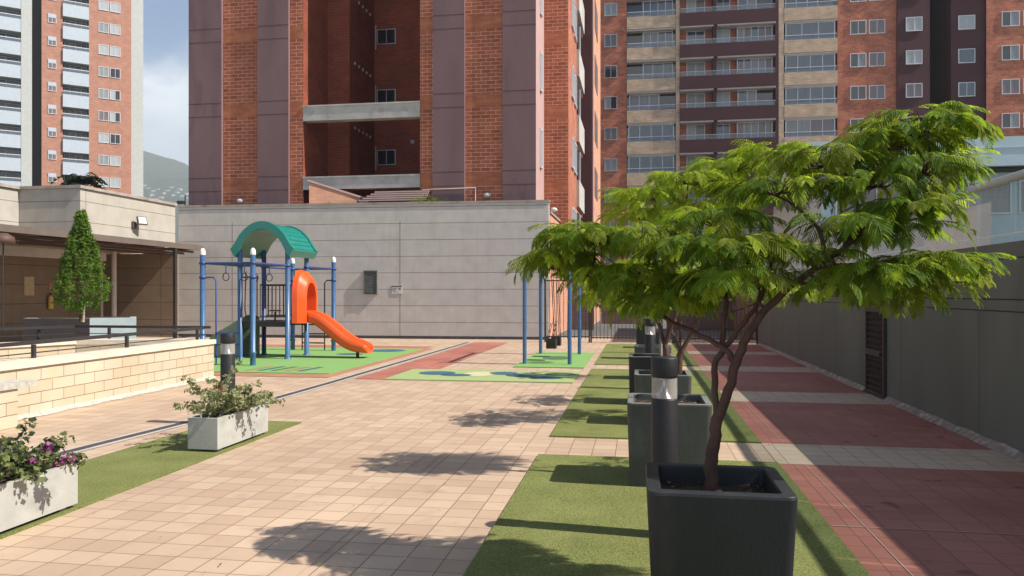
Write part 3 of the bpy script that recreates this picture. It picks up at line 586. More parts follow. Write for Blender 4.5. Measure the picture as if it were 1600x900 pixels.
# pale pavilion behind the right wall
pv_ = thing('pale_pavilion', 'low pale blue building with flat fascia seen through the glass screen', 'building')
q = MB(); q.box((5.6, 25.3, 0), (24, 34, 5.2), 'pale_blue'); q.build('wall', pv_)
q = MB(); q.box((5.0, 24.6, 5.3), (26, 34.5, 6.15), 'pale_blue'); q.box((5.0, 24.58, 5.82), (26, 24.61, 5.84), 'alu'); q.box((5.2, 24.8, 5.2), (26, 34.4, 5.3), 'pot_dark'); q.build('fascia', pv_)
for k in range(7): window(pv_, 7.2 + k * 2.6, 25.3, 4.45, 2.4, 1.0, 'pane_mauve', 2, frame='alu')
rw_ = thing('pink_ramp_wall', 'pinkish sunlit ramp wall seen through the glass screen behind the near tree', 'wall')
q = MB(); q.add([(4.2, 24.2, 0), (10.0, 24.2, 0), (10.0, 24.2, 4.2), (4.2, 24.2, 2.9)], [(0, 1, 2, 3)], 'pale_pink'); q.add([(4.2, 24.4, 0), (10.0, 24.4, 0), (10.0, 24.4, 4.2), (4.2, 24.4, 2.9)], [(3, 2, 1, 0)], 'pale_pink'); q.add([(4.2, 24.2, 2.9), (10, 24.2, 4.2), (10, 24.4, 4.2), (4.2, 24.4, 2.9)], [(0, 1, 2, 3)], 'white_paint'); q.add([(10.0, 24.2, 0), (10.0, 24.4, 0), (10.0, 24.4, 4.2), (10.0, 24.2, 4.2)], [(0, 1, 2, 3)], 'pale_pink'); q.build('wall', rw_)

# ================================================================ LEFT TOWER
P0 = W(205, 457, 92.8); th = R(48.7); dl = Vector((math.sin(th), math.cos(th), 0)); nl = Vector((math.cos(th), -math.sin(th), 0))
def su(u):          # distance along the left tower's facade for a photo column (negative = to the left)
    a = (u - 800) / FPX; r = FW + RT * a; den = r.x * dl.y - r.y * dl.x; t_ = (P0.x * dl.y - P0.y * dl.x) / den; p = r * t_; return (p - Vector((P0.x, P0.y, 0))).dot(dl)
lt = thing('apartment_tower', 'tall sunlit brick tower with pale balconies at the far left edge', 'apartment building', (P0.x, P0.y, 0), R(90) - th)
e = {u: su(u) for u in (-60, 0, 33, 50, 65, 75, 88, 98, 139, 154, 170, 172, 188, 205, 217)}
LH = 46.
b = MB(); b.box((e[139], 0, 0), (e[205], 14, LH), 'left_tower_brick'); b.box((e[65], 0, 0), (e[98], 14, LH), 'left_tower_brick')
b.box((e[205], .15, 0), (e[217] + .5, 10, LH), 'light_grey_paint'); b.box((e[33], -.2, 0), (e[50], 12, LH), 'light_grey_paint'); b.box((e[50], 1.2, 0), (e[65], 12, LH), 'dark_grey_paint')
b.box((e[98], .9, 0), (e[139], 12, LH), 'pot_worn'); b.box((e[-60], .9, 0), (e[33], 12, LH), 'pot_worn'); b.build('wall', lt)
MB().box((e[-60] - .3, -.4, LH), (e[217] + .6, 14, LH + .4), 'light_concrete').build('roof', lt)
random.seed(5)
for k in range(-3, 12):
    z = 14.6 + 2.6 * k
    wa = (e[170] - e[154]); wb = e[188] - e[172]
    window(lt, (e[154] + e[170]) / 2, 0, z, wa, 1.15, random.choice(['pane_blind', 'pane_blind', 'pane_curtain', 'pane_mauve']), 2)
    window(lt, (e[172] + e[188]) / 2, 0, z, wb, 1.15, random.choice([('pane_blind', 'pane_blind'), ('pane_blind', 'pane_dark'), ('pane_dark', 'pane_dark')]), 2)
    xc = (e[75] + e[88]) / 2; window(lt, xc, 0, z - .1, e[88] - e[75], .62, 'pane_mauve', 2)
    q = MB(); q.box((e[75], -.08, z + .21), (e[88], 0, z + .62), 'white_paint'); q.build('blind_box', lt)
    for x0, x1 in ((e[98], e[139]), (e[-60], e[33] - .02)):
        q = MB(); q.box((x0 + .01, -.25, z + .55), (x1 - .01, 0, z + 2.0), 'white_paint', mm={'b': 'light_grey_paint'}); q.box((x0 + .01, .001, z + .55), (x1 - .01, .9, z + .75), 'light_grey_paint'); q.build('balcony_parapet', lt)
        q = MB(); q.box((x0, -.2, z + 2.35), (x1, -.15, z + 2.42), 'frame_white'); q.add([(x0, -.18, z + 2.0), (x1, -.18, z + 2.0), (x1, -.18, z + 2.35), (x0, -.18, z + 2.35)], [(0, 1, 2, 3)], 'rail_glass'); q.build('balcony_rail', lt)
        n = 4 if x1 - x0 < 6 else 6
        window(lt, (x0 + x1) / 2, .88, z + 2.6 - .35, (x1 - x0) - .3, 1.6, tuple(random.choice(['pane_dark', 'pane_mauve', 'pane_mauve', 'pane_blue']) for _ in range(n)), n)

# ================================================================ LEFT WING (low building)
lw = thing('wing_building', 'low cream panelled building with brown canopy along the left side', 'building')
XW = -16.5; TOPW = 4.72
yj0, yj1 = 18.9, 20.78
b = MB()
XG = -19.3
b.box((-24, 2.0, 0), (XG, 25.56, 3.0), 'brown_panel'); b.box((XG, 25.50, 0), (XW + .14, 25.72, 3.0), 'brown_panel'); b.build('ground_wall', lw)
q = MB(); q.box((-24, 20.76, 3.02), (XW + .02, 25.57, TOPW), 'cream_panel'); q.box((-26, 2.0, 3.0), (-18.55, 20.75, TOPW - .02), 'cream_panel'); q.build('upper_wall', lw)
q = MB(); q.box((XW - .15, 20.7, TOPW), (XW + .08, 25.6, TOPW + .09), 'wall_cap'); q.box((-18.7, 20.7, TOPW), (XW - .15, 20.95, TOPW + .09), 'wall_cap'); q.box((-18.75, 2, TOPW), (-18.48, 20.7, TOPW + .09), 'wall_cap'); q.build('coping', lw)
q = MB(); q.box((XW - .5, 20.9, TOPW - .02), (-23, 25.5, TOPW + .02), 'light_concrete'); q.build('roof', lw)
# canopy
XC = -15.0
q = MB(); q.box((XC - .06, 4, 3.06), (XC, 24.95, 3.22), 'dark_roof'); q.box((-19.0, 4, 3.2), (XC - .05, 20.7, 3.24), 'dark_roof'); q.box((-16.48, 20.7, 3.2), (XC - .05, 24.95, 3.24), 'dark_roof'); q.build('canopy_edge', lw)
for k, (x, z) in enumerate(((XC - .35, 2.98), (XC - .7, 2.93), (XC - 1.05, 2.88))):
    q = MB(); q.box((x - .04, 5, z), (x, 24.9, z + .07), 'rust_brown'); q.build('canopy_slat', lw)
for k in range(11): q = MB(); y = 5.5 + k * 1.9; q.box((-16.45 if y > 20.7 else -18.5, y, 3.06), (XC - .08, y + .07, 3.15), 'rust_brown'); q.build('canopy_joist', lw)
q = MB(); q.box((-17.9, 5, 2.66), (-17.75, 23.6, 2.94), 'slab_pale'); q.build('beam', lw)
q = MB(); q.box((XC - .10, 23.3, 0), (XC - .02, 23.42, 3.06), 'black_metal'); q.build('post', lw)
for x, y in ((-15.7, 21.9), (-15.55, 22.3)):
    pass
q = MB(); q.tube([(-17.83, 24.1, 0), (-17.83, 24.1, 3.0)], .08, 'slab_pale', 12); q.build('column', lw)
q = MB(); q.tube([(-18.3, 24.1, 0), (-18.3, 24.1, 3.0)], .04, 'slab_pale', 10); q.build('pipe', lw)
def px(u, v, X):
    a = (u - 800) / FPX; r = FW + RT * a; t = X / r.x; return Vector((X, r.y * t, EYE + (457 - v) / FPX * t))
# (labelled objects on it)
p = px(208, 349, XW + .02)
fl = thing('floodlight', 'square black floodlight on a bracket on the cream upper wall', 'lamp', p)
MB().box((0, -.1, -.17), (.06, .1, .05), 'rust_brown').build('bracket', fl)
o = MB(); o.box((.0, -.16, -.14), (.07, .16, .14), 'black_metal'); o = o.build('housing', fl, (.22, .12, .08)); o.rotation_euler = (0, R(-18), R(-25))
l_ = MB(); l_.box((.071, -.13, -.11), (.075, .13, .11), 'sign_white'); l_.build('lens', o)
MB().tube([(.04, 0, -.05), (.15, .06, 0), (.22, .12, .03)], .02, 'black_metal', 6).build('arm', fl)
p = px(289, 318, XW + .3)
cm = thing('security_camera', 'small camera on a short pole at the corner where cream and grey walls meet', 'camera', (-16.2, 25.75, 4.7))
MB().tube([(0, 0, 0), (0, 0, .42)], .025, 'dark_grey_paint', 8).build('pole', cm)
q = MB(); q.box((-.3, -.06, .1), (-.05, .06, .22), 'dark_grey_paint'); q.build('housing', cm)
p1 = px(45, 447, XG); po = thing('notice_poster', 'tall beige paper notice on the shaded brown wall under the canopy', 'poster', (XG + .002, p1.y, p1.z), R(90)); MB().box((-.2, -.02, -.3), (.2, 0, .3), 'poster').build('sheet', po)
p1 = px(79, 447, XG); po = thing('wall_plate', 'small beige square plate above the yellow extinguisher on the brown wall', 'sign', (XG + .002, p1.y, p1.z), R(90)); MB().box((-.11, -.02, -.14), (.11, 0, .14), 'terracotta').build('plate', po)
p1 = px(75, 471, XG); fx = thing('fire_extinguisher', 'yellow fire extinguisher hung on the brown wall behind the conical tree', 'fire extinguisher', (XG + .1, p1.y, p1.z - .25))
MB().lathe([(0, 0), (.08, 0), (.085, .03), (.085, .36), (.06, .42), (.03, .45), (0, .45)], 'yellow_sign', 14).build('cylinder', fx); q = MB(); q.box((-.02, -.02, .45), (.02, .02, .5), 'black_metal'); q.box((-.06, -.01, .5), (.06, .01, .52), 'black_metal'); q.build('valve', fx)
p1 = W(5, 370, 12); hl = thing('hanging_lamp', 'dark hanging lamp under the canopy at the left edge', 'lamp', (p1.x, p1.y, 0))
q = MB(); q.tube([(0, 0, 1.0), (0, 0, 2.37)], .012, 'black_metal', 6); q.build('stem', hl); q = MB(); q.lathe([(.0, 2.52), (.06, 2.52), (.15, 2.46), (.17, 2.36), (.0, 2.36)], 'rust_brown', 16); q.build('shade', hl)
# palm behind
pc = W(128, 300, 34)
pt = thing('palm_tree', 'dark small palm rising behind the roof of the cream building', 'palm', (pc.x, pc.y, 0))
MB().tube([(0, 0, 0), (.1, 0, 3), (0, 0, 6.5)], [.14, .12, .1], 'bark', 8).build('trunk', pt)
q = MB(); random.seed(3)
for k in range(34):
    a = k * 2.4; el = random.uniform(.0, 1.25); d = Vector((math.cos(a), math.sin(a), 0)); pr = Vector((0, 0, 6.5)); ln = random.uniform(.6, 1.15)
    for i in range(9):
        t_ = i / 8; c_ = pr + d * ln * t_ + Vector((0, 0, ln * (el * t_ - 1.1 * t_ * t_)))
        for s_ in (-1, 1):
            tip = c_ + Vector((-d.y, d.x, 0)) * s_ * .32 * (1 - .5 * t_) + d * .15 + Vector((0, 0, -.12))
            q.add([c_, c_ + d * .13, tip], [(0, 1, 2)], random.choice(['leaf_dark', 'leaf_conifer', 'leaf_dark']))
q.build('crown', pt)

# ================================================================ YELLOW BLOCK WALL, RAILS, STAIR OPENING
A0, A1 = Vector((-7.62, 5.0)), Vector((-7.86, 13.42))
yw = thing('block_wall', 'low pale yellow brick wall with cream cap beside the tiled walkway', 'wall')
MB().seg(A0, A1, .28, 0, .64, 'yellow_block', 1).build('wall', yw)
MB().seg(A0 + Vector((.03, 0)), A1 + Vector((.03, .03)), .42, .64, .72, 'cap_stone', 1).build('coping', yw, bevel=.01)
q = MB(); n = 40; 
for i in range(n):
    ya = 5 + 8.4 * i / n; yb = 5 + 8.4 * (i + 1) / n; xa_ = -7.62 - .24 * i / n; xb = -7.62 - .24 * (i + 1) / n; wa = .10 + .03 * math.sin(i * 1.7); wb = .10 + .03 * math.sin((i + 1) * 1.7)
    q.add([(xa_ + wa, ya, .006), (xb + wb, yb, .006), (xb, yb, .05), (xa_, ya, .05)], [(0, 1, 2, 3)], 'slab_stone', True)
q.build('cement_footing', yw)
C1 = G(117, 531, .72); C0 = G(0, 537, .72); C2 = Vector((-8.2, 13.7, .72))
iw = thing('block_wall', 'second low yellow brick wall with cream cap across the stair opening', 'wall')
dC = (C1 - C0).normalized(); C00 = C1 - dC * 7
q = MB(); q.seg((C00.x, C00.y), (C1.x, C1.y), .25, 0, .64, 'yellow_block', 1); q.seg((C1.x, C1.y), (-8.13, 13.4), .25, 0, .64, 'yellow_block', 1); q.build('wall', iw)
q = MB(); q.seg((C00.x + .03, C00.y), (C1.x + .03, C1.y), .33, .64, .722, 'cap_stone', 1); q.seg((C1.x - .2, C1.y - .03), (-8.26, 13.37), .33, .64, .718, 'cap_stone', 1); q.build('coping', iw)
def railing(label, pts, posts, zb=.70, zt=.95):
    r_ = thing('handrail', label, 'railing')
    q = MB()
    for i in range(len(pts) - 1): q.seg(pts[i], pts[i + 1], .05, zt - .05, zt, 'black_metal', 1)
    q.build('top_rail', r_)
    q = MB()
    for i in range(len(pts) - 1): q.seg(pts[i], pts[i + 1], .02, zt - .17, zt - .155, 'black_metal', 1)
    q.build('lower_rail', r_)
    for x, y in posts: MB().box((x - .04, y, zb), (x, y + .05, zt - .051), 'black_metal').build('post', r_)
railing('black flat handrail along the cap of the front yellow brick wall', [(-7.98, 6.6), (-8.13, 13.55)], [(-7.96, 7.4), (-8.0, 9.2), (-8.06, 11.2), (-8.12, 13.3)])
Ra = G(0, 513, .95); Rb = G(117, 508, .95); Rc = (-8.15, 13.9)
railing('black handrail behind the stair opening in front of the dark planter box', [(Ra.x - .9, Ra.y - 1.8), (Rb.x, Rb.y), (-8.2, 13.85)], [(Rb.x - .3, Rb.y - .6), (-10.3, 13.78), (-8.9, 13.82)], .60)
# lower bench wall at the left edge
bw2 = thing('bench_wall', 'low yellow brick seat wall with grey stone slab at the left edge', 'bench')
q = MB(); q.box((-8.4, 5.8, 0), (-7.3, 8.15, .46), 'yellow_block'); q.build('wall', bw2)
q = MB(); q.box((-8.45, 5.7, .46), (-7.27, 8.42, .53), 'slab_stone'); q.build('seat_slab', bw2, bevel=.008)
# planter box with conical tree
gb = thing('planter_box', 'long dark grey planter box with pale grey end in front of the low building', 'planter', (0, 0, 0))
ga, gbm, gc = G(35, 498, .72), G(140, 498, .72), G(213, 497, .72)
sc_ = .78
def nearer(p, z): q = Vector((p.x * sc_, p.y * sc_, z)); return q
ga, gbm, gc = [nearer(p, 0) for p in (ga, gbm, gc)]
ZG = 1.6 - (1.6 - .72) * sc_
bk = Vector((gc.x, gc.y, 0)).normalized() * 1.1
q = MB(); q.prism([(ga.x, ga.y), (gbm.x, gbm.y), (gbm.x + bk.x, gbm.y + bk.y), (ga.x + bk.x, ga.y + bk.y)], 0, ZG, 'dark_grey_paint', 'pot_worn'); q.build('side_panel', gb)
q = MB(); q.prism([(gbm.x + .003, gbm.y), (gc.x, gc.y), (gc.x + bk.x, gc.y + bk.y), (gbm.x + bk.x + .003, gbm.y + bk.y)], 0, ZG + .01, 'blue_grey', 'blue_grey'); q.build('end_block', gb)
q = MB(); q.prism([(ga.x + .3 * gbm.x - .3 * ga.x - .02, ga.y + .12), (gc.x - .25, gc.y + .1), (gc.x - .25 + bk.x * .6, gc.y + bk.y * .7), (ga.x + bk.x * .6 + .3, ga.y + bk.y * .7)], ZG, ZG + .02, 'soil'); q.build('soil', gb)
cb_ = W(127, 496, 18.0)
ct = thing('conical_tree', 'small dense conical evergreen growing from the dark planter box', 'tree', (cb_.x, cb_.y, ZG))
q = MB(); q.tube([(0, 0, 0), (.02, 0, .35), (0, .02, 1.2), (0, 0, 2.2)], [.05, .045, .035, .01], 'bark', 8); q.tube([(.05, 0, 0), (.07, .02, .5)], [.03, .02], 'bark_pale', 6); q.build('trunk', ct)
q = MB(); random.seed(21); HC = 2.45
for _ in range(520):
    t_ = random.random() ** .8; z = .16 + t_ * (HC - .2); prof = (.60 * min(1, (z / .55)) ** .6 * max(0, 1 - ((z - .55) / (HC - .5))) ** 1.2 + .05 if z > .55 else .60 * min(1, (z / .55)) ** .6)
    a = random.uniform(0, 2 * math.pi); prof = max(.04, prof * (1 + .22 * noise.noise(Vector((math.cos(a) * 1.3, math.sin(a) * 1.3, z * 2.2))))); r_ = prof * random.uniform(.6, 1.08)
    leafclump(q, (r_ * math.cos(a), r_ * math.sin(a), z + .12), (.075, .075, .12), 26, .036, ['leaf_conifer', 'leaf_conifer', 'leaf_mid'], elong=1.8)
q.build('crown', ct)

# ================================================================ RIGHT WALL + GLASS SCREEN
XR = 3.63; HR = 2.1
rw = thing('boundary_wall', 'long dark green grey concrete wall along the right of the red paving', 'wall')
q = MB()
q.box((XR, -6, 0), (XR + .22, 24.75, HR), 'green_grey')
q.build('wall', rw)
q = MB()
for z, ya, yb in ((1.94, -6, 11.5), (1.53, -6, 24.7), (1.41, -6, 24.7)): q.box((XR - .002, ya, z - .007), (XR + .0, yb, z + .007), 'groove')
for y in (6.1, 9.07, 11.6, 15.3, 18.3, 21.4): q.box((XR - .0015, y, .1), (XR, y + .006, 1.402), 'pot_dark')
q.build('joint', rw)
q = MB(); n = 150; random.seed(9); W_ = [(.085 + .02 * noise.noise(Vector((i * .35, 0, 0))) + random.uniform(-.004, .004), .07 + .018 * noise.noise(Vector((i * .4, 9, 0))) + random.uniform(-.003, .003)) for i in range(n + 1)]
for i in range(n):
    ya, yb = -2 + 26.6 * i / n, -2 + 26.6 * (i + 1) / n
    if 12.2 < (ya + yb) / 2 < 13.2: continue
    (wa, ha), (wb, hb) = W_[i], W_[i + 1]
    q.add([(XR - wa, ya, .006), (XR - wa * .45, ya, ha * .55), (XR - .003, ya, ha), (XR - .003, yb, hb), (XR - wb * .45, yb, hb * .55), (XR - wb, yb, .006)], [(0, 1, 4, 5), (1, 2, 3, 4)], 'cement', True)
q.build('cement_fillet', rw)
ld = thing('louvre_door', 'narrow dark brown louvred hatch door in the right wall', 'door', (XR, 12.7, 0))
q = MB(); q.box((-.05, -.48, .02), (-.003, -.42, 1.36), 'door_brown'); q.box((-.05, .42, .02), (-.003, .48, 1.36), 'door_brown'); q.box((-.05, -.42, 1.3), (-.003, .42, 1.36), 'door_brown'); q.box((-.05, -.42, .02), (-.003, .42, .08), 'door_brown'); q.box((-.05, -.42, .62), (-.003, .42, .72), 'door_brown'); q.build('frame', ld)
q = MB()
for k in range(13):
    z = .10 + k * .092
    if .58 < z < .70: continue
    q.add([(-.048, -.42, z), (-.048, .42, z), (-.012, .42, z + .06), (-.012, -.42, z + .06)], [(0, 1, 2, 3), (3, 2, 1, 0)], 'door_brown')
q.add([(-.006, -.42, .05), (-.006, .42, .05), (-.006, .42, 1.3), (-.006, -.42, 1.3)], [(3, 2, 1, 0)], 'groove'); q.build('louvres', ld)
MB().box((-.09, -.40, .64), (-.05, -.36, .70), 'black_metal').build('handle', ld)
gs = thing('glass_screen', 'clear glass balustrade with round grey top rail on the right wall', 'railing')
ys = [7.18 + 1.29 * k for k in range(-6, 14)]
for y in ys:
    if y < 24.4:
        q = MB(); q.box((XR + .09, y + .006, HR), (XR + .10, min(y + 1.278, 24.6), 2.72), 'screen_glass'); q.build('glass_panel', gs)
q = MB(); q.tube([(XR + .09, -5, 2.76), (XR + .09, 24.6, 2.76)], .045, 'light_grey_paint', 12); q.build('top_rail', gs)
q = MB(); q.box((XR + .085, -5, 2.19), (XR + .089, 24.6, 2.205), 'frame_white'); q.build('lower_rail', gs)

# ================================================================ FENCE AND GATE
fe = thing('metal_fence', 'black metal bar fence between the panel wall and the gate', 'fence', (0, 24.8, 0))
def bars(mb, x0, x1, zt, zb=.1, st=.115, lean=0.):
    x = x0
    while x < x1:
        l_ = random.uniform(-lean, lean); mb.tube([(x, 0, zb), (x + l_, 0, zt(x))], .009, 'black_metal', 5); x += st
q = MB(); random.seed(4); bars(q, -2.95, -1.6, lambda x: 2.02, lean=.02); q.build('bars', fe)
q = MB(); q.box((-3.0, -.02, 1.96), (-1.55, .02, 2.0), 'black_metal'); q.box((-3.0, -.02, .16), (-1.55, .02, .2), 'black_metal'); q.build('rail', fe)
for x in (-2.98, -1.56): MB().box((x - .025, -.025, 0), (x + .025, .025, 2.05), 'black_metal').build('post', fe)
for nm, x0, x1 in (('left', -1.5, 1.05), ('right', 1.1, 3.6)):
    gt = thing('metal_gate', 'black bar gate leaf with curved top rail, %s' % ('nearer the swings' if nm == 'left' else 'nearer the right wall'), 'gate', (0, 24.8, 0), 0, 'leaves of the far gate')
    zt = lambda x, a=x0, b=x1: 1.30 - .35 * (1 - ((x - (a + b) / 2) / ((b - a) / 2)) ** 2)
    q = MB(); bars(q, x0 + .06, x1 - .02, lambda x: zt(x) + .06, lean=.03); q.build('bars', gt)
    q = MB(); q.tube([(x0 + (x1 - x0) * i / 16, 0, zt(x0 + (x1 - x0) * i / 16)) for i in range(17)], .02, 'black_metal', 6); q.box((x0, -.02, .14), (x1, .02, .18), 'black_metal'); q.build('rail', gt)
    for x in (x0, x1): MB().box((x - .025, -.025, 0), (x + .025, .025, 1.4), 'black_metal').build('post', gt)
# things beyond the fence
rr = thing('retaining_wall', 'shaded reddish brick wall across the driveway beyond the gate', 'wall')
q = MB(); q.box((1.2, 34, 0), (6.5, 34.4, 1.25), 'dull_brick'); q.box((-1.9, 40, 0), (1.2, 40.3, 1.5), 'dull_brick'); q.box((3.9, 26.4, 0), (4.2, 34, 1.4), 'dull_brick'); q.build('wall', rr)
q = MB(); q.box((1.1, 33.95, 1.25), (6.5, 34.45, 1.33), 'slab_pale'); q.build('coping', rr)

# ================================================================ PLAYGROUND
def capsule(mb, r, z, m, n=16): mb.lathe([(r * 1.02, z), (r * 1.03, z + .05), (r * .95, z + .09), (r * .7, z + .125), (r * .3, z + .145), (0.001, z + .15)], m, n)
pl = thing('slide_playset', 'climbing frame with blue posts, curved green roof and orange slide', 'play structure')
PX = {'bl': (-9.45, 17.3), 'br': (-8.25, 17.33), 'tl': (-9.40, 18.4), 'tr': (-8.28, 18.46)}
RP = .058
for k, (x, y) in PX.items():
    q = MB(); q.lathe([(RP * 1.5, .02), (RP * 1.5, .045), (RP, .05), (RP, 2.66)], 'play_blue' if k != 'tl' else 'bar_blue', 16); q.build('post', pl, (x, y, 0))
for (x, y), h in (((-8.25, 15.65), 2.42), ((-9.40, 15.6), 2.42), ((-9.42, 20.1), 2.40), ((-8.17, 19.95), 2.42)):
    q = MB(); q.lathe([(RP * 1.05, .02), (RP * 1.05, .26), (RP * 1.22, .27), (RP * 1.22, .32), (RP, .33), (RP, h)], 'play_blue', 16)
    po_ = q.build('post', pl, (x, y, 0)); q = MB(); capsule(q, RP, h, 'white_plastic'); q.build('post_cap', po_)
def pipe(pts, r, m, name='bar'): q = MB(); q.tube(pts, r, m, 8); return q.build(name, pl)
def collar(x, y, z): q = MB(); q.lathe([(RP, z - .03), (RP * 1.28, z - .025), (RP * 1.28, z + .025), (RP, z + .03)], 'bar_blue', 16, (x, y, 0)); q.build('collar', pl)
for a, b_ in ((((-9.4, 15.6)), (-8.25, 15.65)), ((-9.4, 15.6), (-9.45, 17.3)), ((-8.25, 15.65), (-8.25, 17.33)), ((-9.42, 20.1), (-8.17, 19.95)), ((-9.4, 18.4), (-9.42, 20.1)), ((-8.28, 18.46), (-8.17, 19.95)), ((-9.45, 17.3), (-8.25, 17.33))):
    pipe([(*a, 2.24), (*b_, 2.24)], .024, 'bar_blue')
for x, y in list(PX.values()) + [(-8.25, 15.65), (-9.4, 15.6), (-9.42, 20.1), (-8.17, 19.95)]: collar(x, y, 2.24)
for x, y in ((-8.25, 15.65), (-9.4, 15.6), (-9.42, 20.1), (-8.17, 19.95)): collar(x, y, 1.93)
# rings hung from the long bars
for x, y in ((-9.05, 15.95), (-8.8, 16.3), (-8.75, 16.7), (-8.55, 17.0)):
    q = MB(); q.tube([(0, 0, 2.24), (0, 0, 2.02)], .012, 'bar_blue', 6); q.tube([(.075 * math.sin(a), 0, 1.94 + .085 * math.cos(a) * (1.15 if math.cos(a) > 0 else .9)) for a in [2 * math.pi * i / 14 for i in range(15)]], .011, 'play_dark', 6, cap=False); q.build('ring', pl, (x, y, 0))
for y in (16.0, 16.35, 16.7, 17.02): pipe([(-9.41, y, 2.24), (-8.25, y, 2.24)], .016, 'bar_blue')
# front and back ladders: bent side pipes and rungs
for y, r0, r1, m in ((15.63, -9.4, -8.25, 'bar_blue'), (20.05, -9.42, -8.17, 'play_dark')):
    for xs, xi in ((r0, r0 + .30), (r1, r1 - .30)):
        pipe([(xs, y, 1.93), (xi - .06 * (1 if xi > xs else -1), y, 1.93), (xi, y, 1.86), (xi, y, .03)], .018, m, 'ladder_side')
    for z in (.22, .47, .72): pipe([(r0 + .3, y, z), (r1 - .3, y, z)], .018, m, 'rung')
q = MB(); q.box((-9.40, 17.36, .84), (-8.30, 18.42, .90), 'play_dark'); q.box((-9.40, 17.3, .78), (-8.3, 17.36, .905), 'play_dark'); q.box((-9.40, 18.42, .78), (-8.3, 18.48, .905), 'play_dark'); q.build('deck', pl)
for y in (17.33, 18.45):     # guard rails on the front right half and the back
    q = MB(); xs0 = -9.4 if y > 18 else -8.95
    q.tube([(xs0, y, 1.78), (-8.3, y, 1.78)], .02, 'play_dark', 6); q.tube([(xs0, y, 1.02), (-8.3, y, 1.02)], .018, 'play_dark', 6)
    x = xs0
    while x < -8.3: q.tube([(x, y, 1.02), (x, y, 1.78)], .011, 'play_dark', 5); x += .10
    q.build('guard_rail', pl)
for x in (-9.30, -9.12): pipe([(x, 17.3, 2.1), (x - .0, 17.25, 1.2), (x + .02, 17.3, .95), (x + .08, 17.35, 1.0), (x + .08, 17.35, 2.0)], .014, 'play_dark', 'climbing_loop')
q = MB(); q.lathe([(.26, 1.12), (.27, 1.12), (.27, 1.10)], 'play_dark', 16); 
q = MB(); q.tube([(-8.9, 18.0, .9), (-8.9, 18.0, 1.12)], .02, 'play_dark', 6); q.tube([(-8.9 + .13 * math.cos(a), 18.0 + .13 * math.sin(a), 1.15) for a in [2 * math.pi * i / 12 for i in range(13)]], .015, 'play_dark', 6, cap=False); q.build('steering_wheel', pl)
# climbing rock on the left
q = MB(); nn = 14; vs2 = []; random.seed(2)
for i in range(nn + 1):
    t_ = i / nn
    for j in range(7):
        s_ = j / 6 - .5; x = -10.7 + 1.25 * t_ + .05 * noise.noise(Vector((i, j, 0))); z = 1.05 * (t_ ** .6) * (1 - .25 * abs(s_) ** 2) + .05 * noise.noise(Vector((i * .9, j * .9, 5))); vs2.append((x, 17.85 + s_ * .85, max(.0, z)))
q.add(vs2, [(i * 7 + j, i * 7 + j + 1, (i + 1) * 7 + j + 1, (i + 1) * 7 + j) for i in range(nn) for j in range(6)], 'play_rock', True)
for j in (0, 6): q.add([vs2[i * 7 + j] for i in range(nn + 1)] + [(-9.45, vs2[j][1], 0)], [tuple(range(nn + 2))], 'play_rock')
q.build('climbing_rock', pl)
# roof
def roofz(s): a = abs(s); return 2.60 + .66 * ((1 - a ** 2.1) if a < .72 else (1 - .72 ** 2.1) * (max(0, (1 - a) / .28)) ** 1.25)
q = MB(); nr = 28; XA, XB, YA, YB = -9.62, -8.04, 17.16, 18.60
def arc(off, ya, inset=0.):
    out_ = []
    for i in range(nr + 1):
        s = -1 + 2 * i / nr; x = (XA + XB) / 2 + s * ((XB - XA) / 2 - inset); out_.append((x, ya, roofz(s) + off))
    return out_
o0, o1 = arc(0, YA), arc(0, YB); i0, i1 = arc(-.15, YA, .10), arc(-.15, YB, .10); rim0, rim1 = arc(.035, YA - .0, -.015), arc(.035, YA + .10, -.015); rim2, rim3 = arc(.035, YB - .10, -.015), arc(.035, YB, -.015)
def strip(a, b_, m, smooth=True):
    n = len(a); q.add(a + b_, [(k, k + 1, n + k + 1, n + k) for k in range(n - 1)], m, smooth)
a1, b1 = arc(0, YA + .10), arc(0, YB - .10)
strip(a1, b1, 'play_green'); strip(rim0, rim1, 'play_green_plain'); strip(rim2, rim3, 'play_green_plain'); strip(rim1, a1, 'play_green_plain', False); strip(b1, rim2, 'play_green_plain', False)
strip(i0, rim0, 'play_green_plain', False); strip(rim3, i1, 'play_green_plain', False); strip(i1, i0, 'play_green_plain')
for k in (0, nr): q.add([rim0[k], rim1[k], a1[k], b1[k], rim2[k], rim3[k], i1[k], i0[k]], [(0, 1, 2, 3, 4, 5, 6, 7)], 'play_green_plain')
q.build('roof', pl)
# slide hood
def tomb(w, h, z0, n=18, top=.5, e_=2.4):
    pts = [(-w / 2, z0)]
    for i in range(n + 1):
        a = math.pi - math.pi * i / n; cx = math.copysign(abs(math.cos(a)) ** (2 / e_), math.cos(a)); cz = abs(math.sin(a)) ** (2 / e_)
        pts.append((w / 2 * cx, z0 + h * (1 - top) + h * top * cz))
    pts.append((w / 2, z0)); return pts
YH, XH = 17.9, -8.17
def ring_(pts, x): return [(x, YH + a, z) for a, z in pts]
O0 = ring_(tomb(1.02, 1.30, .86), XH); O1 = ring_(tomb(.98, 1.26, .86), XH + .12); O2 = ring_(tomb(.72, 1.08, .86), XH + .27); I2 = ring_(tomb(.56, .98, .86), XH + .27); I0 = ring_(tomb(.52, .95, .86), XH)
q = MB(); strip(O0, O1, 'play_orange'); strip(O1, O2, 'play_orange'); strip(O2, I2, 'play_orange'); strip(I2, I0, 'play_orange'); strip(I0, O0, 'play_orange', False)
o = q.build('slide_hood', pl)
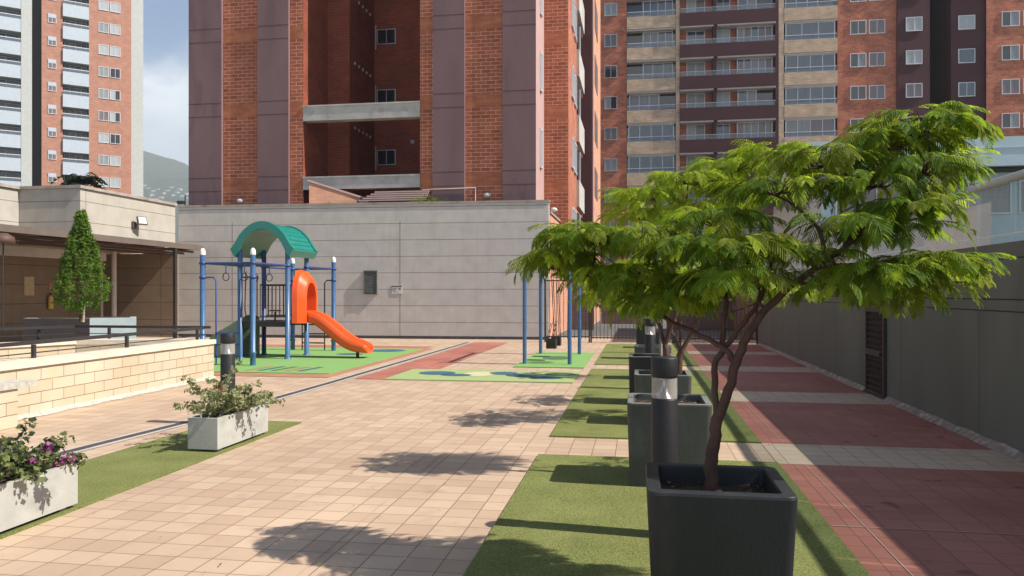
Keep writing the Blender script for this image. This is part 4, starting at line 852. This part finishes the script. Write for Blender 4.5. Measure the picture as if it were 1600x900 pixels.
# slide chute
path = [(-8.20, .92), (-7.95, .93), (-7.75, .88), (-7.55, .76), (-7.35, .60), (-7.12, .42), (-6.92, .30), (-6.72, .23), (-6.52, .21), (-6.40, .19)]
sm = []
for i in range(len(path) - 1):
    for k in range(4):
        t_ = k / 4; p0, p1, p2, p3 = [path[max(0, min(len(path) - 1, i + j))] for j in (-1, 0, 1, 2)]
        f_ = lambda c: .5 * (2 * p1[c] + (p2[c] - p0[c]) * t_ + (2 * p0[c] - 5 * p1[c] + 4 * p2[c] - p3[c]) * t_ ** 2 + (3 * p1[c] - p0[c] - 3 * p2[c] + p3[c]) * t_ ** 3)
        sm.append((f_(0), f_(1)))
sm.append(path[-1]); q = MB(); prof = [(-.33, .02), (-.34, .10), (-.33, .20), (-.30, .225), (-.26, .20), (-.23, .08), (-.17, .02), (0, .0), (.17, .02), (.23, .08), (.26, .20), (.30, .225), (.33, .20), (.34, .10), (.33, .02), (.28, -.05), (0, -.06), (-.28, -.05)]
vs3 = []; n_ = len(prof)
for i, (x, z) in enumerate(sm):
    t_ = i / (len(sm) - 1); a = sm[min(i + 1, len(sm) - 1)]; b_ = sm[max(i - 1, 0)]; tx, tz = a[0] - b_[0], a[1] - b_[1]; l_ = math.hypot(tx, tz); nxn, nzn = -tz / l_, tx / l_
    rim = 1 if t_ < .8 else 1 - (t_ - .8) / .2 * .55
    wd_ = (.80 + .2 * min(1, t_ * 3)) * (1 if t_ < .93 else 1 - (t_ - .93) / .07 * .25)
    for (py, pz_) in prof: h = pz_ * (rim if pz_ > 0 else 1); vs3.append((x + nxn * h, YH + py * .82 * wd_, z + nzn * h))
q.add(vs3, [(i * n_ + k, i * n_ + (k + 1) % n_, (i + 1) * n_ + (k + 1) % n_, (i + 1) * n_ + k) for i in range(len(sm) - 1) for k in range(n_)], 'play_orange', True)
q.add(vs3[:n_], [tuple(range(n_))], 'play_orange'); q.add(vs3[-n_:], [tuple(reversed(range(n_)))], 'play_orange'); q.build('slide', pl)
q = MB(); q.lathe([(.04, 0), (.04, .18)], 'play_dark', 10); q.build('slide_foot', pl, (-6.72, 17.9, 0))
# swings
swg = thing('swing_set', 'blue tubular swing set with bent top posts and two black bucket seats', 'swing set')
for y in (17.0, 19.85):
    for s_ in (-1, 1):
        xb = -2.0 + s_ * .5; q = MB(); pts = [(xb, y, .02), (xb, y, 1.9)] + [(-2.0 + s_ * .5 * math.cos(a), y, 1.9 + .45 * math.sin(a)) for a in [math.pi / 2 * i / 8 for i in range(1, 9)]]
        q.tube(pts, .045, 'play_blue', 12); q.build('post', swg)
q = MB(); q.tube([(-2.0, 16.95, 2.37), (-2.0, 19.9, 2.37)], .045, 'bar_blue', 10); q.build('top_beam', swg)
for y in (17.9, 18.95):
    q = MB(); prof2 = [(-.17, .52), (-.17, .36), (-.13, .30), (.13, .30), (.17, .36), (.17, .52)]
    o_p = [(x, -.11, z) for x, z in prof2]; o_q = [(x, .11, z) for x, z in prof2]; q.add(o_p + o_q, [(k, k + 1, 7 + k, 6 + k) for k in range(5)], 'play_dark', True)
    q.add(o_p, [(0, 1, 2, 3, 4, 5)], 'play_dark'); q.add(o_q, [(5, 4, 3, 2, 1, 0)], 'play_dark'); st = q.build('swing_seat', swg, (-2.0, y, 0), R(90), bevel=.012)
    for s_ in (-1, 1): q = MB(); q.tube([(s_ * .16, -.09, .5), (s_ * .20, 0, 2.36)], .008, 'play_dark', 5); q.tube([(s_ * .16, .09, .5), (s_ * .18, 0, .9)], .008, 'play_dark', 5); q.build('chain', st)

# ================================================================ BOLLARD LAMPS
bol = thing('bollard_lamp', 'black bollard lamp with clear lens standing between the two nearest potted trees', 'bollard lamp', (.165, 5.14, 0), 0, 'bollard lamps')
def bparts(par):
    q = MB(); q.lathe([(.085, .0), (.085, .905), (.08, .915), (.0, .915)], 'lamp_grey', 32); q.build('body', par)
    q = MB(); q.lathe([(.082, .915), (.082, 1.05)], 'lens', 32); q.build('lens', par)
    q = MB(); q.lathe([(.055, .916), (.03, .95), (.015, 1.0), (.012, 1.045)], 'silver', 20); q.lathe([(.0, 1.048), (.07, 1.048), (.07, 1.04)], 'silver', 20); q.build('reflector', par)
    q = MB(); q.lathe([(.0, 1.05), (.085, 1.05), (.086, 1.06), (.086, 1.172), (.082, 1.18), (0, 1.18)], 'lamp_grey', 32); q.build('cap', par)
bparts(bol)
lb = W(356, 560, 9.35)
for (x, y), lab in (((.18, 12.85), 'black bollard lamp with clear lens standing before the tall dark pot far down the row'), ((.2, 20.5), 'most distant black bollard lamp on the turf close to the gate, half hidden by pots'), ((lb.x, lb.y), 'grey bollard lamp with clear lens behind the leafy pale planter on the left')):
    r_ = clone(bol); r_.location = (x, y, 0); r_['label'] = lab
    for ch in [c for c in bol.children]: c = clone(c_ := ch); c.parent = r_
    if x < -2: r_.scale = (1, 1, .94)

# ================================================================ POTS
def rounded(w, d, r, n=5):
    pts = []
    for cx, cy, a0 in ((w / 2 - r, d / 2 - r, 0), (-w / 2 + r, d / 2 - r, 90), (-w / 2 + r, -d / 2 + r, 180), (w / 2 - r, -d / 2 + r, 270)):
        for i in range(n + 1): a = R(a0 + 90 * i / n); pts.append((cx + r * math.cos(a), cy + r * math.sin(a)))
    return pts
def pot(loc, w, d, h, m, label, taper=.93, rim=.05, soil_d=.06, worn=False, cat='plant pot', rz=0., r=.045, name='square_pot', group='square pots in a row on the turf'):
    t = thing(name, label, cat, loc, rz, group)
    levels = [(taper, 0, 0), (taper, .01, 0), (1, h - .015, 0), (.992, h - .003, 0), (.985, h, 0), (1, h, rim), (1, h - .01, rim + .006), (.99, h - soil_d - .02, rim + .012)]
    q = MB(); rings = []
    for sc, z, ins in levels:
        pts = rounded((w - 2 * ins) * sc, (d - 2 * ins) * sc, max(.012, r - ins * .4)); rings.append([(x, y, z) for x, y in pts])
    n = len(rings[0])
    for i in range(len(rings) - 1): q.add(rings[i] + rings[i + 1], [(k, (k + 1) % n, n + (k + 1) % n, n + k) for k in range(n)], ('pot_worn' if worn and i in (3, 4) else m), i in (1, 2))
    q.add(rings[0], [tuple(reversed(range(n)))], m); q.build('body', t)
    q = MB(); pts = rounded((w - 2 * rim) * .99, (d - 2 * rim) * .99, .02); zz = h - soil_d
    g_ = 14; vv = [((w - 2 * rim) * .985 * (i / (g_ - 1) - .5), (d - 2 * rim) * .985 * (j / (g_ - 1) - .5), zz + random.uniform(-.008, .014)) for j in range(g_) for i in range(g_)]
    q.add(vv, [(j * g_ + i, j * g_ + i + 1, (j + 1) * g_ + i + 1, (j + 1) * g_ + i) for j in range(g_ - 1) for i in range(g_ - 1)], 'soil')
    for _ in range(60): 
        cx, cy = random.uniform(-.42, .42) * w, random.uniform(-.42, .42) * d
        if abs(cx) > w / 2 - rim - .03 or abs(cy) > d / 2 - rim - .03: continue
        s_ = random.uniform(.006, .016); a = random.uniform(0, 6.28); dx, dy = math.cos(a) * s_, math.sin(a) * s_
        q.add([(cx - dx, cy - dy, zz + .015), (cx + dy * .6, cy - dx * .6, zz + .022), (cx + dx, cy + dy, zz + .02), (cx - dy * .6, cy + dx * .6, zz + .018)], [(0, 1, 2, 3)], random.choice(['soil', 'bark', 'bark_pale', 'terracotta']))
    q.build('soil', t); return t
random.seed(31)
pot((.365, 3.86, 0), .66, .62, .70, 'pot_dark', 'large dark charcoal square pot in the foreground holding the nearest tree', taper=.9, rim=.06, soil_d=.09)
pot((.245, 6.70, 0), .68, .66, .70, 'pot_grey', 'worn grey square pot standing just behind the nearest bollard lamp', worn=True, taper=.94, rim=.05)
pot((.28, 9.62, 0), .67, .62, .625, 'pot_grey', 'third square grey pot with a pale rim, holding a reddish branching trunk', worn=True, taper=.95)
pot((.18, 11.3, 0), .64, .62, .70, 'pot_dark', 'dark square pot directly behind the third one, sticking out to its left', worn=True, taper=.97)
pot((.25, 14.5, 0), .66, .6, .62, 'pot_grey', 'low distant square pot behind the middle bollard lamp', taper=.98)
pot((.17, 18.8, 0), .46, .46, .90, 'pot_dark', 'tall narrow dark pot near the gate end of the turf', taper=1., r=.03)
pot((.3, 22.6, 0), .6, .6, .5, 'pot_dark', 'most distant low dark pot beside the gate', taper=1.)

# ================================================================ FEATHERY TREES
def frond(mb, p, az, el, L_, m, npair=9, pin=.10, pw=.017, droop=1.1):
    d = Vector((math.cos(az), math.sin(az), 0)); side = Vector((-d.y, d.x, 0)); roll = random.uniform(-.45, .45)
    prev = Vector(p); ang = el; st = L_ / npair
    for i in range(npair + 1):
        t_ = i / npair; dirv = d * math.cos(ang) + Vector((0, 0, math.sin(ang))); up = dirv.cross(side) * -1; sd2 = side * math.cos(roll) + up * math.sin(roll); up2 = dirv.cross(sd2) * -1
        nx_ = prev + dirv * st
        if i > 0:
            ln = pin * (math.sin(math.pi * (.18 + .70 * t_)) ** .7) * random.uniform(.85, 1.12)
            for s_ in (-1, 1):
                o = (sd2 * s_ * .80 + dirv * (.62 + .5 * t_)).normalized(); dn = Vector((0, 0, -1))
                a = prev; b_ = prev + o * ln * .5 + dn * ln * .06; c = prev + o * ln + dn * ln * .30
                wv = o.cross(up2).normalized() * pw * .5 * random.uniform(.8, 1.2); tl = up2 * random.uniform(-.004, .004)
                mb.add([a - wv * .5, a + wv * .5, b_ + wv + tl, b_ - wv - tl, c + wv * .7, c - wv * .7], [(0, 1, 2, 3), (3, 2, 4, 5)], m)
        ang -= droop * st / L_ * random.uniform(.7, 1.3); wv = side * .0022
        if i < npair: mb.add([prev - wv, prev + wv, nx_ + wv, nx_ - wv], [(0, 1, 2, 3)], 'leaf_olive')
        prev = nx_
def feather_tree(label, base, limbs, pads, seed, mats=('leaf_mid', 'leaf_olive', 'leaf_bright'), wts=(5, 3, 2), size=1., bark='bark', dens=1.5, fl=.23):
    random.seed(seed); t = thing('potted_tree', label, 'tree', base, 0, 'feathery trees growing in the pots'); B = Vector(base); nodes = []
    q = MB()
    for pts, r0, r1 in limbs:
        P = [Vector(p) - B for p in pts]; sm_ = []
        for i in range(len(P) - 1):
            p0, p1, p2, p3 = [P[max(0, min(len(P) - 1, i + j))] for j in (-1, 0, 1, 2)]
            for k in range(4):
                t_ = k / 4; sm_.append(.5 * (2 * p1 + (p2 - p0) * t_ + (2 * p0 - 5 * p1 + 4 * p2 - p3) * t_ ** 2 + (3 * p1 - p0 - 3 * p2 + p3) * t_ ** 3))
        sm_.append(P[-1]); n = len(sm_); sm_ = [p + Vector((random.gauss(0, .004), random.gauss(0, .004), 0)) if 0 < i < n - 1 else p for i, p in enumerate(sm_)]
        q.tube(sm_, [r0 + (r1 - r0) * i / (n - 1) + random.uniform(-.001, .0015) * (r0 / .03) for i in range(n)], bark, 9); nodes += sm_[n // 3:]
    tw_ = q; q = MB()
    for (c, rad, n) in pads:
        c = Vector(c) - B; near = min(nodes, key=lambda a: (a - c).length + (.4 if a.z > c.z + .05 else 0)); mid = (near + c) / 2 + Vector((random.uniform(-.05, .05), random.uniform(-.05, .05), -.03)); tw_.tube([near, mid, c - Vector((0, 0, rad[2] * .5))], [.010 * size, .008 * size, .005 * size], bark, 5)
        hub = c - Vector((0, 0, rad[2] * .5))
        for k in range(int(n * dens)):
            a = random.uniform(0, 2 * math.pi); r_ = math.sqrt(random.random()); zz = .62 * (random.random() ** .6 * 1.5 - .6) * math.sqrt(max(0, 1 - r_ * r_ * .8)); p = c + Vector((rad[0] * r_ * math.cos(a) * .8, rad[1] * r_ * math.sin(a) * .8, rad[2] * zz))
            az = a + random.gauss(0, .5); el = random.uniform(.0, .5) * (1 if zz > -.3 else .3)
            m = random.choices(mats, wts)[0]
            frond(q, p, az, el, fl * size * random.uniform(.7, 1.2), m, npair=random.choice([12, 13, 14]), pin=random.uniform(.055, .082) * size, pw=.0070 * size, droop=random.uniform(.8, 1.8))
            if k % 3 == 0: tw_.tube([hub, (hub + p) / 2 - Vector((0, 0, .02)), p], [.0045, .0035, .002], bark, 4, cap=False)
    tw_.build('trunk', t); q.build('crown', t); return t
def D(u, v, d): return tuple(W(u, v, d))
def pad(u, v, d, ru, rv, rd, n): k = d / FPX; return (D(u, v, d), (ru * k, rd, rv * k), n)
T1 = feather_tree('nearest and largest feathery tree, leaning right out of the charcoal foreground pot', D(1110, 768, 3.84),
    [([D(1110, 770, 3.84), D(1112, 720, 3.84), D(1117, 680, 3.84), D(1122, 650, 3.84)], .034, .028),
     ([D(1122, 655, 3.84), D(1117, 610, 3.86), D(1118, 570, 3.88), D(1130, 545, 3.9)], .017, .015),
     ([D(1122, 655, 3.84), D(1137, 610, 3.83), D(1152, 565, 3.82), D(1165, 528, 3.82), D(1192, 490, 3.82), D(1228, 455, 3.82), D(1262, 427, 3.84), D(1310, 395, 3.86), D(1350, 360, 3.88), D(1400, 320, 3.9)], .026, .009),
     ([D(1148, 575, 3.83), D(1140, 553, 3.86), D(1120, 538, 3.9), D(1085, 520, 4.0), D(1045, 500, 4.2), D(1005, 478, 4.35), D(960, 450, 4.5), D(905, 425, 4.6)], .018, .006),
     ([D(1130, 548, 3.9), D(1128, 510, 3.95), D(1136, 470, 4.0), D(1120, 430, 4.05), D(1100, 390, 4.1)], .016, .006),
     ([D(1133, 542, 3.9), D(1160, 505, 3.9), D(1190, 465, 3.9), D(1200, 430, 3.95), D(1215, 390, 4.0), D(1240, 340, 4.0)], .014, .006),
     ([D(1195, 487, 3.82), D(1184, 470, 3.85), D(1186, 445, 3.9), D(1175, 415, 3.95)], .010, .005),
     ([D(1270, 420, 3.84), D(1300, 415, 3.8), D(1350, 412, 3.75), D(1410, 405, 3.7)], .012, .005),
     ([D(1320, 385, 3.86), D(1340, 330, 3.95), D(1335, 290, 4.0), D(1370, 250, 4.05)], .012, .005),
     ([D(1290, 408, 3.84), D(1280, 360, 3.9), D(1240, 320, 4.0), D(1200, 300, 4.1)], .011, .005),
     ([D(1360, 352, 3.88), D(1420, 300, 3.95), D(1450, 250, 4.0), D(1450, 220, 4.0)], .010, .005)],
    [pad(1440, 200, 4.0, 74, 20, .28, 46), pad(1440, 178, 4.05, 45, 10, .2, 16), pad(1400, 355, 3.85, 60, 12, .22, 20), pad(1385, 222, 4.1, 80, 22, .3, 40), pad(1290, 248, 4.1, 85, 24, .3, 46), pad(1215, 292, 4.1, 66, 20, .3, 34), pad(1130, 340, 4.2, 72, 20, .3, 34),
     pad(1440, 262, 3.9, 52, 22, .3, 34), pad(1370, 285, 3.9, 60, 12, .28, 20), pad(1420, 322, 3.8, 50, 20, .24, 32), pad(1320, 345, 3.75, 50, 14, .25, 18), 
     pad(1170, 385, 3.9, 80, 26, .3, 44), pad(1080, 385, 4.1, 80, 26, .3, 44), pad(1050, 440, 4.2, 80, 24, .25, 40), pad(1150, 430, 3.85, 65, 20, .25, 30), pad(1045, 468, 4.2, 60, 12, .2, 24), pad(950, 420, 4.4, 50, 14, .2, 16), pad(1290, 395, 3.75, 35, 10, .15, 8),
     pad(1450, 410, 3.75, 52, 26, .24, 46), pad(1420, 450, 3.7, 55, 12, .2, 16), pad(1310, 440, 3.75, 50, 14, .2, 16), pad(1370, 425, 3.75, 60, 24, .25, 34), pad(1000, 365, 4.4, 70, 26, .3, 36),
     pad(930, 370, 4.5, 66, 22, .3, 40), pad(872, 405, 4.6, 46, 34, .22, 46), pad(985, 425, 4.4, 60, 26, .25, 34), pad(905, 362, 4.6, 42, 16, .25, 24)], 101, dens=1.38, fl=.205, wts=(6, 4, 2))
T2 = feather_tree('bright sunlit feathery tree in the worn grey pot behind the nearest bollard lamp', (.245, 6.70, .64),
    [([(.245, 6.7, .62), (.25, 6.7, .9), (.22, 6.72, 1.15)], .032, .026), ([(.22, 6.72, 1.15), (.35, 6.7, 1.5), (.6, 6.7, 1.9), (.85, 6.75, 2.25)], .02, .007), ([(.22, 6.72, 1.15), (.1, 6.75, 1.5), (-.15, 6.8, 1.8), (-.4, 6.8, 2.0)], .02, .007), ([(.3, 6.7, 1.35), (.3, 6.8, 1.8), (.35, 6.8, 2.2)], .014, .006)],
    [pad(1205, 236, 6.5, 48, 12, .35, 44), pad(1140, 258, 6.6, 50, 13, .35, 44), pad(1075, 280, 6.6, 58, 14, .4, 50), pad(1015, 305, 6.7, 52, 16, .4, 56), pad(1000, 335, 6.7, 50, 16, .35, 36), pad(1080, 330, 6.7, 60, 24, .4, 30), pad(1235, 455, 6.8, 22, 12, .2, 14), pad(1160, 300, 6.7, 60, 24, .4, 30)], 102, wts=(1, 0, 9))  # mostly the light leaf tone, so the crown is painted sunlit
T3 = feather_tree('feathery tree with dark red forked trunk in the third grey pot', (.28, 9.62, .56),
    [([D(1060, 583, 9.6), D(1062, 560, 9.6), D(1065, 545, 9.6)], .045, .038), ([D(1065, 548, 9.6), D(1050, 520, 9.6), D(1038, 490, 9.6), D(1015, 465, 9.5)], .028, .01), ([D(1065, 548, 9.6), D(1082, 520, 9.6), D(1095, 495, 9.6), D(1120, 465, 9.6)], .03, .01), ([D(1062, 540, 9.6), D(1064, 500, 9.6), D(1070, 460, 9.6)], .02, .008)],
    [pad(955, 440, 9.3, 38, 12, .4, 40), pad(945, 462, 9.3, 30, 9, .3, 24), pad(1010, 440, 9.5, 40, 14, .4, 30), pad(1080, 430, 9.6, 50, 18, .5, 40), pad(1150, 440, 9.6, 40, 16, .4, 30), pad(1020, 410, 9.5, 60, 16, .5, 30)], 103, wts=(1, 1, 8), size=1.25)  # light leaf tone dominates, painting this crown as sunlit too
T4 = feather_tree('slender pale trunked feathery tree in the dark pot behind the third one', (.2, 11.3, .62),
    [([(.3, 11.3, .62), (.32, 11.3, 1.0), (.28, 11.3, 1.25)], .022, .02), ([(.28, 11.3, 1.25), (.1, 11.3, 1.5), (-.1, 11.3, 1.7)], .014, .006), ([(.28, 11.3, 1.25), (.45, 11.3, 1.55), (.7, 11.3, 1.8)], .014, .006)],
    [pad(1000, 478, 11.0, 30, 10, .35, 26), pad(1045, 455, 11.2, 40, 12, .4, 30), pad(1010, 440, 11.2, 40, 12, .4, 26)], 104, wts=(4, 2, 4), size=1.2, bark='bark_pale')
T5 = feather_tree('distant feathery tree in the low pot behind the middle bollard lamp', (.25, 14.5, .55),
    [([(.25, 14.5, .55), (.3, 14.5, 1.1), (.2, 14.5, 1.5)], .025, .015), ([(.3, 14.5, 1.1), (.6, 14.5, 1.6)], .014, .008), ([(.25, 14.5, 1.3), (-.1, 14.5, 1.7)], .014, .008)],
    [((.2, 14.5, 1.95), (.7, .6, .22), 60), ((-.3, 14.4, 1.75), (.4, .4, .18), 30)], 105, wts=(4, 2, 4), size=1.3)

# ================================================================ PALE PLANTERS WITH BOUGAINVILLEA
def bougain(label, base, ext, n_st, seed, petals, mats, pn, hmax=.45):
    random.seed(seed); t = thing('bougainvillea', label, 'shrub', base); q = MB(); lf = MB(); pt_ = MB()
    for k in range(n_st):
        x0, y0 = random.uniform(-.06, .06), random.uniform(-ext * .75, ext * .75)
        a = random.uniform(0, 6.28); ln = random.uniform(.55, 1.0) * hmax; pts = [Vector((x0, y0, 0))]; d = Vector((math.cos(a) * .5, math.sin(a) * .5, 1)).normalized()
        for i in range(7): d = (d + Vector((random.gauss(0, .18) + math.cos(a) * .10, random.gauss(0, .18) + math.sin(a) * .10, -.13))).normalized(); pts.append(pts[-1] + d * ln / 5.5)
        q.tube(pts, [.006 - .0006 * i for i in range(8)], 'bark_pale', 5)
        for p in pts[2:]:
            leafclump(lf, p, (.06, .06, .05), 12, .037, mats, elong=1.35, curl=.35)
        if k in petals or random.random() < pn:
            leafclump(pt_, pts[random.choice([5, 6, 7])], (.055, .055, .045), 30, .032, ['petal_red'] if 'red' in label else ['petal'], elong=1.2)
    q.build('stems', t); lf.build('leaves', t)
    if pt_.v: pt_.build('flowers', t)
def planter(label, x0, x1, y0, y1, h):
    t = thing('trough_planter', label, 'planter', ((x0 + x1) / 2, (y0 + y1) / 2, .016), 0, 'pale trough planters'); w, d = x1 - x0, y1 - y0
    q = MB(); th_ = .03
    q.box((-w / 2, -d / 2, .025), (-w / 2 + th_, d / 2, h), 'planter_white'); q.box((w / 2 - th_, -d / 2, .025), (w / 2, d / 2, h), 'planter_white'); q.box((-w / 2 + th_, -d / 2, .025), (w / 2 - th_, -d / 2 + th_, h), 'planter_white'); q.box((-w / 2 + th_, d / 2 - th_, .025), (w / 2 - th_, d / 2, h), 'planter_white')
    q.build('body', t, bevel=.004)
    for yy in (-d / 2 + .08, d / 2 - .14):
        q = MB(); q.box((-w / 2 + .03, yy, 0), (w / 2 - .03, yy + .06, .024), 'planter_white'); q.build('foot', t)
    q = MB(); g_ = 10; vv = [((w - 2 * th_) * (i / (g_ - 1) - .5), (d - 2 * th_) * (j / (g_ - 1) - .5), h - .05 + random.uniform(-.01, .015)) for j in range(g_) for i in range(g_)]
    q.add(vv, [(j * g_ + i, j * g_ + i + 1, (j + 1) * g_ + i + 1, (j + 1) * g_ + i) for j in range(g_ - 1) for i in range(g_ - 1)], 'soil'); q.build('soil', t)
planter('pale grey trough planter with olive leaves and one red bloom on the left turf', -4.44, -4.12, 7.10, 8.16, .335)
planter('pale grey trough planter cut by the left edge of the photo', -4.42, -4.10, 3.75, 5.14, .33)
bougain('olive leaved bougainvillea with a small red bloom in the trough before the left bollard lamp', (-4.28, 7.62, .30), .45, 30, 41, (3,), ['leaf_bougain', 'leaf_pale', 'leaf_pale'], .02, .52)
bougain('bougainvillea with purple flowers spilling from the trough at the left edge', (-4.27, 4.55, .30), .58, 36, 44, (1, 5), ['leaf_bougain', 'leaf_bougain', 'leaf_dark'], .35, .44)

# a few dry leaves blown over the paving
random.seed(77); q = MB()
for _ in range(150):
    if random.random() < .55: x, y = random.uniform(-4, -.6), random.uniform(3.2, 14)
    else: x, y = random.choice([random.uniform(-.9, 1.2), random.uniform(1.3, 3.5)]), random.uniform(3.2, 16)
    z = .022 if -.97 < x < 1.28 else .012; a = random.uniform(0, 6.28); s_ = random.uniform(.006, .018); dx, dy = math.cos(a) * s_, math.sin(a) * s_
    q.add([(x - dx, y - dy, z), (x + dy * .4, y - dx * .4, z + .003), (x + dx, y + dy, z + .006), (x - dy * .4, y + dx * .4, z + .002)], [(0, 1, 2, 3)], random.choice(['bark', 'terracotta', 'leaf_olive', 'soil']))
struct(q.build('fallen_leaves'), 'stuff')
